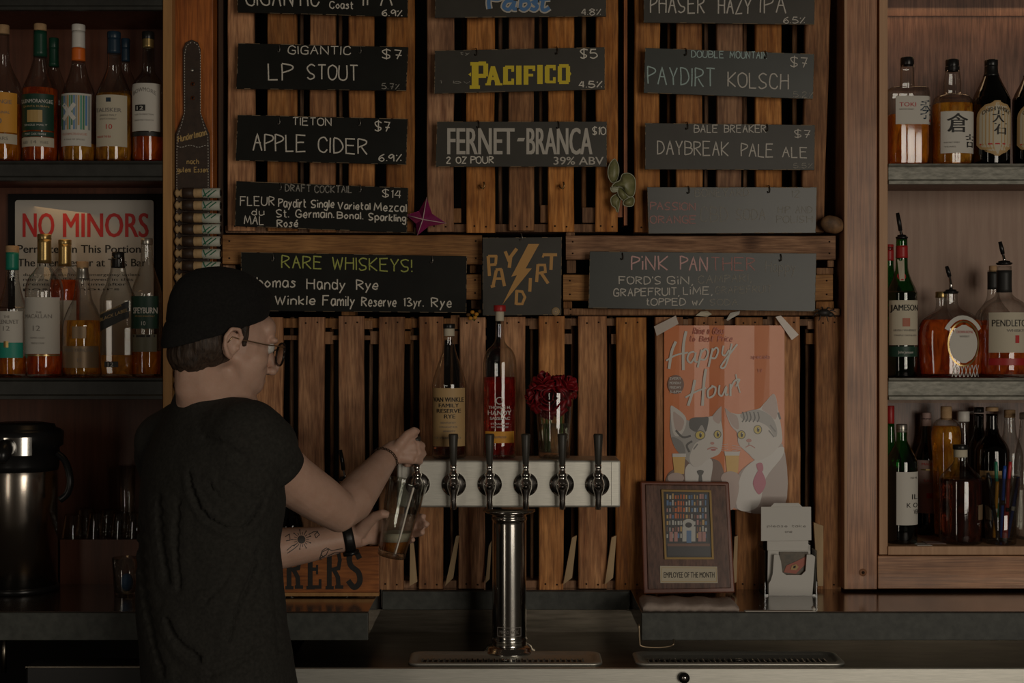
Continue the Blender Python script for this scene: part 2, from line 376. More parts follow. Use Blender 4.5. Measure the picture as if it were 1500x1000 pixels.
ORL = pm('orange label', (.72, .33, .04), rough=.6); TAN = pm('tan label', (.50, .33, .15), rough=.6); DKL = pm('black label', (.02, .02, .018), rough=.5); PINKL = pm('dusty pink label', (.40, .27, .24), rough=.7); BRONZE = pm('bronze label', (.28, .19, .11), rough=.4, metal=.3)
CORK = pm('cork', (.40, .24, .12), (.52, .34, .18), 90, rough=.8); GOLDC = pm('gold foil', (.45, .32, .13), rough=.3, metal=.8); BLKP = pm('black plastic', (.012, .012, .012), rough=.3); WHP = pm('white plastic', (.70, .67, .62), rough=.4)
REDF = pm('red foil', (.40, .02, .02), rough=.4); NAVY = pm('navy foil', (.015, .035, .06), rough=.35); GRNF = pm('green foil', (.01, .06, .035), rough=.35); TEALF = pm('teal foil', (.01, .22, .15), rough=.4); SILV = pm('silver foil', (.4, .38, .34), rough=.3, metal=.8); ORF = pm('orange foil', (.75, .16, .02), rough=.4)
GL = thinglass('clear bottle glass'); GLG = thinglass('green bottle glass', (.05, .40, .10), .10); GLD = thinglass('dark bottle glass', (.02, .025, .012), .07); GLTW = thinglass('tumbler glass', (.95, .96, .94), .12)
AMB = liquid('amber whiskey', (1.0, .36, .02), .62); AMBL = liquid('pale whiskey', (1.0, .50, .05), .62); AMBR = liquid('red amber whiskey', (.95, .20, .02), .55); REDL = liquid('deep red rye', (.55, .03, .02), .4); RUM = liquid('dark rum', (.22, .05, .02), .2); GREENQ = liquid('green liquor', (.02, .16, .04), .2); DKQ = liquid('near black liquor', (.02, .01, .006), .1); BEER = liquid('pale ale', (1.0, .42, .07), .9); WATERQ = liquid('vase water', (.9, .93, .88), .05)
LEATH = pm('dark brown leather', (.035, .020, .013), (.055, .032, .02), 60, rough=.55, bump=.3)

# ------------------------------------------------------------------ the setting
MB().mat(pm('bar floor', (.05, .04, .035), (.07, .055, .045), 6, rough=.6)).box(-3.2, 3.2, -6.2, .45, -.05, 0).build('floor', kind='structure')
MB().mat(BLACK).box(-3.2, 3.2, .38, .45, 0, 3.0).build('wall_back', kind='structure')
CT = .953                     # counter top height
# right and left countertops, the ledge between, all with a slate front edge
def counter(px0, px1, label, depth=2.925):
    d = depth; t = thing('countertop', label, 'counter', (P((px0+px1)/2, 900, d).x, -.1, CT-.058))
    x0 = P(px0, 0, d).x; x1 = P(px1, 0, d).x
    MB().mat(CTOP).box(x0, x1, d+CY+.012, .37, CT-.05, CT).build('slab', t, bevel=.001)
    MB().mat(CONC).box(x0, x1, d+CY, d+CY+.011, CT-.058, CT-.0005).build('front_edge', t, bevel=.0015)
    return t
cr_ = counter(940, 1930, 'polished dark countertop with slate edge under the plaque and card holder')
cl_ = counter(-430, 539, 'dark countertop with slate edge under the steel coffee airpot')
t = thing('back_ledge', 'narrow slate ledge under the pallets behind the steel column', 'ledge', (P(742, 0, 3.18).x, 0, CT-.043))
MB().mat(CTOP).box(P(541, 0, 2.93).x, P(938, 0, 2.93).x, -.008, .37, CT-.04, CT).build('slab', t)
MB().mat(CONC).box(P(560, 0, 3.18).x, P(922, 0, 3.18).x, -.02, -.009, CT-.043, CT-.001).build('front_edge', t, bevel=.0015)
# steel bar deck with front lip, back splash, base cabinet below
DZ = zat(978, 2.845)
t = thing('bar_deck', 'stainless steel bar deck carrying the drip trays and beer column', 'bar deck', (0, -.2, 0))
MB().mat(STEELD).box(P(425, 0, 2.9).x, P(1900, 0, 2.9).x, -.352, .0, DZ-.02, DZ).build('deck_sheet', t)
MB().mat(STEEL).box(P(425, 0, 2.85).x, P(1900, 0, 2.9).x, -.365, -.353, DZ-.075, DZ+.001).build('front_lip', t, bevel=.002)
MB().mat(STEELD).box(P(430, 0, 3.1).x, P(1900, 0, 3.1).x, -.004, .0, DZ, CT-.045).build('back_splash', t)
MB().mat(BLACK).box(P(425, 0, 2.9).x, P(1900, 0, 2.9).x, -.33, -.02, .0, DZ-.02).build('base_cabinet', t)
tm = MB().mat(BLKP); c = P(1002, 992, 2.83)
tm.tube([c, c+Vector((0, -.006, 0))], .011, 16); tm.mat(CHROME); tm.tube([c+Vector((0, -.006, 0)), c+Vector((0, -.009, 0))], [.007, .005], 14); tm.build('lock', t, label='round black key lock on the steel lip')
# dark undercounter fridge at the lower left
t = thing('undercounter_fridge', 'black undercounter cooler beneath the airpot counter', 'fridge', (P(60, 0, 2.8).x, -.3, 0))
MB().mat(pm('fridge black', (.012, .012, .012), rough=.35)).box(P(38, 0, 2.83).x, P(405, 0, 2.83).x, -.37, -.30, 0, zat(975, 2.83)).build('door_panel', t, bevel=.004)
MB().mat(STEELD).box(P(38, 0, 2.83).x, P(405, 0, 2.83).x, -.374, -.3705, zat(975, 2.83)-.003, zat(975, 2.83)).build('top_trim', t)
MB().mat(STEELD).tube([P(6, 930, 2.95), P(6, 985, 2.95)], .006).build('support_rod', None, 'thin steel rod standing under the airpot counter', 'rod')
# ------------------------------------------------------------------ pallets
def slat(mb, q, d, th=.018):
    """irregular board between pixel corners xl,xr at top and bottom"""
    xlt, xrt, yt, xlb, xrb, yb = q
    rings = []
    n = 7
    for i in range(n):
        t_ = i/(n-1); y = yt+(yb-yt)*t_
        j = 0 if i in () else random.uniform(-.6, .6)
        xl = xlt+(xlb-xlt)*t_+j; xr = xrt+(xrb-xrt)*t_+j+random.uniform(-.5, .5)
        a = P(xl, y, d); b_ = P(xr, y, d); e = .0022
        dd = random.uniform(-.0008, .0008)
        a.y += dd; b_.y += dd
        rings.append([a+Vector((e, 0, 0)), b_-Vector((e, 0, 0)), b_+Vector((0, e, 0)), b_+Vector((0, th, 0)), a+Vector((0, th, 0)), a+Vector((0, e, 0))])
    mb.loft(rings, smooth=False)
def nails(mb, pts, d):
    for x, y in pts: mb.tube([P(x, y, d), P(x, y, d)+Vector((0, -.0012, 0))], .0022, 6)
NAIL = pm('rusty nail', (.04, .02, .012), rough=.7, metal=.4)
def pallet(label, slats, yt, yb, strips, blocks=(), stringers=(), d=3.2, group='pallets clad on the bar wall'):
    x0 = min(s[0] for s in slats); x1 = max(s[1] for s in slats)
    t = thing('wooden_pallet', label, 'pallet', P((x0+x1)/2, yb, d), group)
    for s in slats:
        q = (s[0], s[1], yt+random.uniform(-1, 1), s[2] if len(s) > 2 else s[0]+random.uniform(-1.5, 1.5), s[3] if len(s) > 2 else s[1]+random.uniform(-1.5, 1.5), yb+random.uniform(-2.5, 1))
        mb = MB().mat(SLAT); slat(mb, q, d); mb.mat(NAIL)
        cx = (s[0]+s[1])/2; nails(mb, [(cx-9, yb-9), (cx+8, yb-8), (cx-8, yt+9), (cx+9, yt+8)], d); mb.build('slat', t)
    for s in strips:       # boards of the pallet's far deck glimpsed through the gaps
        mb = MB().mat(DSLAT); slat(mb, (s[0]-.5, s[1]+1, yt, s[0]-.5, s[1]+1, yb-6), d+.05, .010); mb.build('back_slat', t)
    for a_, b_ in zip(slats, slats[1:]):      # odd stringer blocks seen in the gaps
        g0, g1 = a_[1], b_[0] if len(b_) < 4 else b_[0]-6
        for (ya, yb2) in ([(yb-34, yb-14)] if yt < 0 else [(yt+3, yt+18), (yt+26, yt+40)]):
            if random.random() < .75:
                w_ = random.uniform(.35, .6)*(g1-g0); xx = g0 if random.random() < .6 else g1-w_; h_ = random.uniform(-4, 6)
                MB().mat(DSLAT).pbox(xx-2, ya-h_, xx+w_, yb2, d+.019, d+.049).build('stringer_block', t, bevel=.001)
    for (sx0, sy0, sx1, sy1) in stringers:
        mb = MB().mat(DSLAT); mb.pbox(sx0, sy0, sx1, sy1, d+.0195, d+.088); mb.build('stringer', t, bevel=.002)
    return t
pallet('upright pallet behind the stout, apple cider and draft cocktail boards', [(334, 372), (392, 434), (454, 491), (511, 548), (566, 607)], -110, 340, [(440, 444), (497, 500)], stringers=[(330, 330, 606, 341)])
pallet('upright pallet behind the yellow and cream painted boards', [(625, 665), (684, 724), (745, 783), (803, 841), (873, 905)], -110, 340, [(676, 681), (731, 735), (790, 794), (853, 858)], stringers=[(626, 328, 904, 340)])
pallet('upright pallet behind the kolsch and pale ale boards, its end slat tilted', [(930, 967), (992, 1029), (1050, 1088), (1107, 1145), (1184, 1221, 1174, 1206)], -110, 342, [(978, 982), (1032, 1036), (1089, 1093), (1161, 1167)], stringers=[(931, 331, 1206, 341)])
mb = MB().mat(ORANGEW); mb.pbox(914, -60, 919, 330, 3.24, 3.30); mb.pbox(903, 285, 919, 318, 3.25, 3.29); mb.build('edge_batten', None, 'thin orange batten in the dark gap beside the turtle ornament', 'batten')
pallet('tall upright pallet behind the bartender and beer tower end', [(328, 352), (370, 414), (437, 475), (496, 533), (555, 592), (614, 650), (673, 711)], 464, 864, [(425, 429), (484, 488), (541, 545), (601, 605), (660, 663)], stringers=[(330, 466, 712, 480), (352, 491, 712, 498), (330, 850, 711, 862)])
pallet('upright pallet behind the roses and steel column', [(733, 769), (789, 827), (847, 889), (903, 947)], 464, 864, [(777, 781), (837, 841), (893, 897)], stringers=[(733, 466, 947, 477), (733, 850, 947, 862)])
pallet('upright pallet behind the cat poster', [(960, 1001), (1018, 1061), (1077, 1117), (1136, 1172), (1195, 1232)], 464, 864, [(1006, 1011), (1066, 1070), (1124, 1128), (1180, 1186)], stringers=[(960, 467, 1232, 477), (960, 850, 1232, 862)])
def hpallet(label, x0, x1, boards, ends, d=3.19):
    t = thing('wooden_pallet', label, 'pallet', P((x0+x1)/2, 460, d), 'pallets clad on the bar wall')
    for (xa, xb, ya, yb, m) in boards:
        mb = MB().mat(m); rings = []
        for i in range(9):
            x = xa+(xb-xa)*i/8; j = random.uniform(-.6, .6); a = P(x, yb+j, d); b_ = P(x, ya+j, d); e = Vector((0, 0, .002))
            rings.append([a+e, b_-e, b_+Vector((0, .002, 0)), b_+Vector((0, .018, 0)), a+Vector((0, .018, 0)), a+Vector((0, .002, 0))])
        mb.loft(rings, smooth=False); mb.mat(NAIL); nails(mb, [(xb-9, ya+9), (xb-9, yb-9), (xa+10, ya+9), (xa+10, yb-9)], d); mb.build('slat', t)
    for (xa, ya, xb, yb, m) in ends: MB().mat(m).pbox(xa, ya, xb, yb, d+.02, d+.08).build('stringer', t, bevel=.002)
OCH = pm('ochre pallet plank', (.40, .18, .055), (.54, .27, .09), 12, (.5, 8, 8), .7, bump=.3, grain=True)
hpallet('sideways pallet with ochre planks behind the rare whiskeys board', 325, 706, [(326, 706, 344, 387, OCH), (326, 705, 401, 438, OCH)], [(326, 388, 345, 462, DSLAT), (688, 388, 704, 400, DSLAT), (690, 439, 703, 452, DSLAT), (500, 388, 520, 462, DSLAT)])
hpallet('sideways pallet with green-stained end behind the faded pink chalk board', 829, 1224, [(829, 1224, 345, 380, SLATH), (825, 1220, 402, 440, OCH), (826, 1230, 452, 462, DSLAT)], [(829, 340, 842, 346, DSLAT), (830, 381, 844, 400, DSLAT), (1212, 381, 1222, 391, DSLAT), (1195, 441, 1222, 452, DSLAT), (825, 441, 838, 452, DSLAT), (1196, 392, 1221, 402, DSLAT)])
PALEST = pm('fresh cut shim', (.44, .30, .16), (.52, .37, .21), 12, (8, 8, .6), .7)
for i, (q, lb) in enumerate([([(601, 792), (606, 796), (611, 852), (600, 858)], 'pale wood shim leaning below the beer glass'), ([(668, 785), (673, 784), (664, 846), (652, 858)], 'pale wood shim leaning between slats beside the column'),
     ([(838, 787), (845, 784), (838, 846), (825, 856)], 'pale wood shim leaning under the fifth tap'), ([(896, 787), (903, 784), (898, 846), (886, 856)], 'pale wood shim leaning under the tower box end'),
     ([(716, 800), (720, 792), (717, 848), (711, 854)], 'dim wood shim half hidden by the steel column'), ([(1076, 786), (1081, 784), (1079, 852), (1073, 856)], 'pale wood shim peeking out behind the plaque'), ([(1192, 765), (1206, 770), (1206, 858), (1198, 858)], 'pair of thin pale boards leaning behind the card holder')]):
    MB().mat(PALEST).quadslab(q, 3.185, 3.197).build('wood_shim', None, lb, 'wood shim', 'pale shims on the ledge')
for i, (x, y) in enumerate([(703, 272), (819, 272)]):
    c = P(x, y, 3.2); mb = MB().mat(pm('brass hook metal', (.35, .22, .10), rough=.35, metal=.9)); mb.smooth = True
    mb.tube([c, c+Vector((0, -.012, 0)), c+Vector((.002, -.016, -.006)), c+Vector((.008, -.019, -.009)), c+Vector((.011, -.019, -.002)), c+Vector((.009, -.019, .007))], .0020)
    mb.build('cup_hook', None, ['empty brass cup hook above the lightning bolt sign', 'empty brass cup hook near the turtle ornament'][i], 'hook', 'empty hooks under the cream lettered board')
# ------------------------------------------------------------------ shelf cabinets
XL = -430; XR = 1930
t = thing('bottle_cabinet', 'open fir cabinet with galvanised shelves holding Japanese and Irish whiskey', 'cabinet', P(1400, 866, 3.2))
CABR = t
MB().mat(FIR).pbox(1236, -140, 1285, 863, 3.165, 3.55).build('post', t, bevel=.002)
MB().mat(FIRL).pbox(1237, -140, 1241, 862, 3.160, 3.163).build('post_edge', t)
MB().mat(FIRL).pbox(1288, -140, 1300.5, 812, 3.175, 3.55).build('inner_trim', t, bevel=.001)
MB().mat(FIRH).pbox(1286, 814, XR, 862, 3.165, 3.20).build('bottom_rail', t, bevel=.0015)
MB().mat(FIRL).pbox(1301, 800, XR, 812.5, 3.17, 3.42).build('floor_board', t, bevel=.001)
MB().mat(WALNUT).pbox(1290, 24, XR, 262, 3.42, 3.43).build('back_panel', t)
MB().mat(WALNUT).pbox(1290, -140, XR, 23.2, 3.415, 3.43).build('back_panel', t)
MB().mat(PALEPLY).pbox(1290, 262, XR, 590, 3.42, 3.43).build('back_panel', t)
MB().mat(WALNUT).pbox(1290, 590, XR, 812, 3.42, 3.43).build('back_panel', t)
mb = MB().mat(FIR); c = P(1264, 838, 3.165)
mb.tube([c, c+Vector((0, -.002, 0))], .0085, 16); mb.mat(NAIL); mb.tube([c+Vector((0, -.002, 0)), c+Vector((0, -.003, 0))], .0035, 10); mb.build('screw_plug', t, label='round wooden plug with a screw')
def shelf(t, x0, x1, ytop, ybot, m, wood, name='shelf'):
    d = 3.17; z1 = zat(ytop, d); z0 = zat(ybot, d); xa = P(x0, 0, d).x; xb = P(x1, 0, d).x
    s_ = MB().mat(wood).box(xa, xb, d+CY+.010, .22, z0+.012, z1-.002).build('shelf', t)
    mb = MB().mat(m); prof = [(.010, z1), (.001, z1-.001), (0, z1-.005), (.004, z1-.009), (.004, z0+.012), (0, z0+.008), (0, z0+.001), (.01, z0)]
    rings = [[(x, d+CY+p[0]-.001, p[1]) for p in prof] for x in (xa, xb)]
    mb.loft(rings, smooth=False); mb.build('shelf_edge', s_)
    return z1
ZR1 = shelf(CABR, 1302, XR, 239, 270, SHELFL, WALNUT); ZR2 = shelf(CABR, 1302, XR, 553, 586, SHELFL, WALNUT); ZR3 = zat(800, 3.17)
t = thing('bottle_cabinet', 'open cabinet with dark steel shelves holding Scotch and the airpot below', 'cabinet', P(100, 866, 3.2)); CABL = t
MB().mat(OCHREW).pbox(238.5, -140, 252, 863, 3.165, 3.55).build('post', t, bevel=.0015)
MB().mat(ORANGEW).pbox(253, -140, 312, 863, 3.195, 3.55).build('side_board', t, bevel=.002)
MB().mat(pm('gap board', (.05, .03, .018), (.09, .05, .03), 10, (8, 8, .5), .7)).pbox(320, -140, 327, 863, 3.23, 3.3).build('gap_batten', t)
MB().mat(OCHREW).pbox(-448, -140, -430, 863, 3.165, 3.55).build('post', t, bevel=.0015)
for (ya, yb) in ((-140, 262), (262, 580), (580, 863)): MB().mat(DARKPLY).pbox(XL, ya, 238, yb, 3.42, 3.43).build('back_panel', t)
ZL0 = shelf(CABL, XL, 238, -18, 15, SHELFD, DARKPLY); ZL1 = shelf(CABL, XL, 238, 235, 265, SHELFD, DARKPLY); ZL2 = shelf(CABL, XL, 238, 553, 585, SHELFD, DARKPLY)
MB().mat(DARKPLY).pbox(88, 790, 238, 863, 3.27, 3.41).build('glass_box', t, label='low brown box that raises the glasses')
ZGL = zat(790, 3.27)
# ------------------------------------------------------------------ bottles
def bottle(name, label, cx, d, zb, prof, cap=None, foil=None, liq=None, level=None, labs=(), glass=None, n=2.0, dep=1.0, group=None, pourer=None, cat='bottle', extra=None):
    glass = glass or GL
    s = d/FPX; c = P(cx, 0, d); pyb = pyat(zb, d); k0 = prof[0][1]
    # profile: (half width px, py); the base is moved onto the shelf
    pr = [Vector((h, y, 0)) for h, y in prof]
    pc = catmull(pr, 4)
    def Z(y): 
        t_ = (y-prof[-1][1])/(k0-prof[-1][1]) if k0 != prof[-1][1] else 0
        yy = y+(pyb-k0)*max(0, min(1, t_)); return zat(yy, d)
    def Rr(y):
        for a, b_ in zip(pc, pc[1:]):
            if (a.y-y)*(b_.y-y) <= 0 and abs(a.y-b_.y) > 1e-6: return (a.x+(b_.x-a.x)*(a.y-y)/(a.y-b_.y))*s
        return (pc[-1].x if y < pc[-1].y else pc[0].x)*s
    t = thing(name, label, cat, (c.x, c.y, zb), group)
    base = [(prof[0][0]*.55*s, zb+.004), (prof[0][0]*.86*s, zb), (prof[0][0]*.985*s, zb+.0025)]
    body = base+[(max(.3, p.x)*s, max(Z(p.y), zb+.004+i*1e-5)) for i, p in enumerate(pc)]
    MB().mat(glass).lathe((c.x, c.y), body, 32, n, dep).build('glass', t)
    if liq and level is not None:
        lv = [(prof[0][0]*.5*s, zb+.008), (prof[0][0]*.90*s, zb+.0075)]+[(p.x*s-.0018, Z(p.y)) for p in pc if p.y > level and Z(p.y) > zb+.009]
        lv += [(Rr(level)-.0018, Z(level))]
        MB().mat(liq).lathe((c.x, c.y), lv, 32, n, dep).build('liquor', t)
    def lmap(off):
        def f(x, y):
            R = Rr(y)+off; u = (x-cx)*s; u = max(-R*.985, min(R*.985, u))
            return Vector((c.x+u, c.y-R*dep*(1-abs(u/R)**n)**(1/n), Z(y)))
        return f
    for lb in labs:
        y0, y1, hw, m = lb[:4]; m0 = lmap(.0006); nn = 14; rows = max(1, int(abs(y1-y0)/12)+1)
        shape = lb[5] if len(lb) > 5 else None; oc = lb[6] if len(lb) > 6 else 0
        mb = MB().mat(m); mb.smooth = True; b0 = 0
        R0 = min(hw, Rr((y0+y1)/2)/s*.985)
        for i in range(rows*2+1):
            y = y0+(y1-y0)*i/(rows*2)
            h_ = R0
            if shape == 'oval': h_ = R0*math.sqrt(max(.02, 1-((y-(y0+y1)/2)/((y1-y0)/2))**2))
            if shape == 'arch': h_ = R0*math.sqrt(max(.02, 1-max(0, ((y0+.28*(y1-y0))-y)/(.28*(y1-y0)))**2))*(1-.9*max(0, (y-(y0+.8*(y1-y0)))/(.2*(y1-y0)))**1.6)
            sl = 0
            for j in range(nn+1):
                a = -1+2*j/nn; aa = math.sin(a*PI/2) if R0*s > Rr(y)*.8 and n < 3 else a
                yy = y+(-(aa)*10 if shape == 'slant' else 0)
                mb.v.append(m0(cx+oc+h_*aa, yy))
        for i in range(rows*2):
            for j in range(nn): mb.face((i*(nn+1)+j, (i+1)*(nn+1)+j, (i+1)*(nn+1)+j+1, i*(nn+1)+j+1))
        lo = mb.build('label', t)
        if len(lb) > 4 and lb[4]:
            tm_ = MB(); m1 = lmap(.0011)
            for tx in lb[4]:
                st_, x0, x1, yb, h, tmat = tx[:6]; kind = tx[6] if len(tx) > 6 else 0
                tm_.mat(tmat)
                if st_ == 'rect':
                    for q_ in range(4):
                        xa = x0+(x1-x0)*q_/4; xb = x0+(x1-x0)*(q_+1)/4
                        tm_.poly([m1(xa, yb), m1(xb, yb), m1(xb, yb-h), m1(xa, yb-h)])
                elif kind == 's': chalk(tm_, st_, x0, yb, h, x1, m1, .9)
                elif kind == 'serif': btext(tm_, st_, x0, yb, h, x1, m1, bold=1)
                else: btext(tm_, st_, x0, yb, h, x1, m1, bold=.012 if kind == 'b' else 0, arch=kind if isinstance(kind, (int, float)) else 0, dy=tx[7] if len(tx) > 7 else 0)
            tm_.build('lettering', lo)
    if foil:
        for fo in (foil if isinstance(foil, list) else [foil]):
            y0, y1, m = fo[:3]; pts = [(Rr(y1+(y0-y1)*i/6)+.0005, Z(y1+(y0-y1)*i/6)) for i in range(7)]
            MB().mat(m).lathe((c.x, c.y), pts, 24, 2 if n == 2 else 2, 1.0).build('foil', t)
    if cap:
        h, y0, y1, m = cap[:4]; r = h*s
        z1, z0 = Z(y0), Z(y1)
        MB().mat(m).lathe((c.x, c.y), [(r*.97, z0), (r, z0+.001), (r, z1-.0015), (r*.93, z1)], 24).build('cap', t, bevel=0)
    if pourer:
        y0, y1, y2 = pourer; mb = MB().mat(BLKP); r = prof[-1][0]*s
        mb.lathe((c.x, c.y), [(r*.9, Z(y2)), (r*1.1, Z(y2)+.002), (r*1.1, Z(y2)+.005), (r*.8, Z(y2)+.006), (r*.8, Z(y2)+.009), (r*.5, Z(y2)+.010)], 18)
        mb.mat(CHROME); mb.tube([(c.x, c.y, Z(y2)+.009), (c.x, c.y, Z((y1+y2)/2)), (c.x-.003, c.y, Z(y1))], [.0045, .0035, .003], 10)
        mb.mat(BLKP); mb.tube([(c.x-.003, c.y, Z(y1)), (c.x-.006, c.y, Z((y0+y1)/2)), (c.x-.010, c.y, Z(y0)+.002)], [.0045, .005, .004], 10)
        mb.build('pourer', t, label='black-tipped chrome pour spout')
    if extra: extra(t, lmap, c, s, Z)
    return t
GLA = 'Scotch bottles on the upper dark shelf'; GLB = 'Scotch bottles on the lower dark shelf'; GRA = 'Japanese whiskey on the upper galvanised shelf'; GRB = 'whiskey bottles on the middle galvanised shelf'; GRC = 'bottles on the cabinet floor'
d1 = 3.225
bottle('whiskey_bottle', 'amber bottle with plain orange label at the cabinet end beside the dark green one', 5, d1, ZL1, [(26, 233), (26, 140), (24, 122), (15, 104), (9, 86), (8, 52), (8, 47)], (8.5, 37, 50, CORK), None, AMB, 150, [(136, 192, 24, ORL, [('ORANGIE', -6, 24, 152, 6, INKG), ('ORIGINAL', -2, 22, 166, 4, INKG), ('10', 0, 12, 180, 8, INKG)]), (194, 208, 24, CREAM, [('YEARS', -2, 20, 203, 5, INKG)])], group=GLA)
bottle('whiskey_bottle', 'green labelled bottle with dark green neck foil and cork top', 59, d1, ZL1, [(25, 233), (25.5, 140), (24, 126), (16, 106), (10.5, 88), (9.5, 80), (9, 45)], (9, 35.5, 46, CORK), (46, 82, GRNF), AMBR, 128,
       [(138, 189, 23.5, GREENL, [('GLENMORANGIE', 37, 82, 151, 5.5, INKW), ('QUINTA RUBAN', 41, 78, 157, 2.6, INKGOLD), ('rect', 48, 70, 178, 17, INKGOLD), ('SINGLE MALT', 43, 76, 183, 2.6, INKW), ]), (191, 198, 23.5, GREENL, [('PORT CASK FINISH', 44, 74, 196, 3, INKW)]), (199, 212, 23.5, CREAM, [('14', 54, 62, 208, 5, INKG), ('AGED', 40, 49, 208, 4, INKG), ('YEARS', 67, 77, 208, 4, INKG)])], group=GLA)
bottle('whiskey_bottle', 'dark green capped bottle half hidden behind the green labelled one', 79, 3.33, ZL1, [(22, 233), (22, 150), (20, 130), (12, 108), (7, 92), (6.5, 60)], (7, 56, 70, GRNF), (68, 95, GRNF), AMBR, 150, group=GLA)
def stripes(t, lm, c, s, Z):
    mb = MB(); m1 = lm(.0011); cols = [pm('stripe teal', (.05, .30, .22), rough=.5), pm('stripe blue', (.10, .25, .5), rough=.5), pm('stripe ochre', (.5, .3, .1), rough=.5), pm('stripe green', (.06, .22, .10), rough=.5), pm('stripe grey', (.3, .33, .33), rough=.5)]
    for i in range(14):
        x = 93+i*3.15; mb.mat(cols[i*3 % 5]); hh = 188-(6 if i % 3 == 0 else 0)
        mb.poly([m1(x, hh), m1(x+2.2, hh), m1(x+2.2, 140), m1(x, 140)])
    m1 = lm(.0015); mb.mat(INKW); ribbon(mb, [(99, 152), (117, 174)], 6, m1); ribbon(mb, [(117, 152), (99, 174)], 6, m1)
    mb.build('stripe_print', t)
bottle('whiskey_bottle', 'bottle with white and orange neck and striped X label', 115, d1, ZL1, [(24, 233), (24, 150), (22.5, 132), (15, 112), (10.5, 96), (9.5, 87), (9, 44)], (9.7, 36.5, 46, WHP), [(47, 70, WHP), (70, 88, ORF)], AMBL, 206,
       [(137, 211, 22, PAPER, [('GLENMORANGIE', 97, 133, 196, 3.4, pm('salmon ink', (.6, .3, .24), rough=.6)), ('A TALE OF SPICES', 100, 130, 203, 2.2, INKG)])], group=GLA, extra=stripes)
bottle('whiskey_bottle', 'navy capped bottle with cream label and small rider mark', 167, d1, ZL1, [(26, 233), (26.5, 150), (25, 136), (16, 114), (10, 98), (9.5, 78), (9, 56)], (9.8, 47, 57, NAVY), (56, 78, NAVY), AMBL, 136,
       [(140, 212, 22, CREAM, [('TALISKER', 146, 184, 164, 6, INKG, 'b'), ('SINGLE MALT', 153, 178, 170, 2.8, INKG), ('SCOTCH WHISKY', 153, 178, 175, 2.5, INKG), ('10', 163, 172, 188, 7, INKR), ('rect', 163, 170, 150, 6, NAVY), ('MADE BY THE SEA', 148, 170, 200, 3, INKR)], None, 1)], group=GLA)
bottle('whiskey_bottle', 'navy necked bottle half hidden between the cream labelled pair', 184, 3.33, ZL1, [(22, 233), (22, 150), (20, 132), (12, 110), (6.5, 96), (6, 62)], (6.5, 57, 70, NAVY), (69, 88, NAVY), AMBL, 130, group=GLA)
bottle('whiskey_bottle', 'black capped bottle with tall arched white label reading 12', 217, d1, ZL1, [(22, 233), (23, 140), (22, 124), (17, 114), (10, 104), (8.5, 90), (8, 62)], (9, 47, 58, BLKP), (56, 70, GOLDC), AMBR, 196,
       [(123, 190, 20.5, PAPER, [('BOWMORE', 200, 233, 140, 6, INKG, 5.0), ('rect', 203, 219, 162, 8.5, INK), ('12', 206, 216, 160.5, 5.5, INKW), ('AGED TO PERFECTION', 202, 230, 168, 2, INKG), ('SINGLE MALT SCOTCH', 202, 230, 176, 2.2, INKG)], 'arch2'), (191, 197, 20.5, DKL, [])], group=GLA)
d2 = 3.225
bottle('whiskey_bottle', 'green capped bottle with white and teal label beside the cabinet end', 18, d2, ZL2, [(20.5, 550), (21, 460), (20, 448), (14, 430), (10, 412), (9, 394), (9, 370)], (9.5, 360, 370, CORK), (369, 395, TEALF), AMB, 520,
       [(455, 500, 19, PAPER, [('THE', 13, 22, 465, 4, INKG), ('GLENLIVET', 1, 33, 473, 6, INKG, 'b'), ('12', 12, 22, 483, 7, INKG)]), (500, 522, 19, TEAL, [('rect', 13, 20, 507, 9, GOLDC)])], group=GLB)
def vee(t, lm, c, s, Z):
    mb = MB(); m1 = lm(.0012); mb.mat(PAPER); mb.poly([m1(56, 402), m1(68, 402), m1(62, 414)]); mb.mat(INKG); btext(mb, '12', 59.5, 407, 3.5, 64.5, lm(.0016)); mb.build('neck_label', t)
bottle('whiskey_bottle', 'large gold capped bottle with white label reading 12', 65, 3.21, ZL2, [(26, 550), (27, 440), (27, 424), (23, 408), (13, 394), (10, 386), (9.5, 348)], (10, 343, 351, GOLDC), (350, 385, GOLDC), AMBR, 512,
       [(435, 516, 25.5, PAPER, [('THE', 62, 70, 458, 3, INKG), ('MACALLAN', 43, 83, 465, 6, INKG), ('12', 57, 68, 483, 8, INKG), ('YEARS OLD', 52, 74, 494, 2.2, INKG), ('TRIPLE CASK', 54, 74, 502, 2.5, INKG)]), (517, 519, 25.5, GOLDC, [])], group=GLB, extra=vee)
bottle('whiskey_bottle', 'gold capped dark bottle standing behind the large white labelled one', 95, 3.33, ZL2, [(22, 550), (22, 440), (22, 424), (19, 404), (12, 394), (9, 388), (9, 354)], (9.5, 351, 358, GOLDC), (357, 390, GOLDC), AMBR, 410, [(440, 516, 20, PAPER, [])], group=GLB)
bottle('whiskey_bottle', 'short squat bottle with bronze base label and grey neck collar', 121, 3.205, ZL2, [(27, 550), (28, 490), (27, 470), (21, 452), (14, 438), (11, 420), (9, 402), (8, 398)], (8.5, 383, 392, CORK), (392, 409, SILV), AMBL, 468,
       [(505, 536, 26.5, BRONZE, [('PORT DUNDAS', 102, 142, 513, 5, INKG), ('12', 122, 128, 527, 5, INKG)]), (477, 494, 10, BRONZE, [], None, 3)], group=GLB)
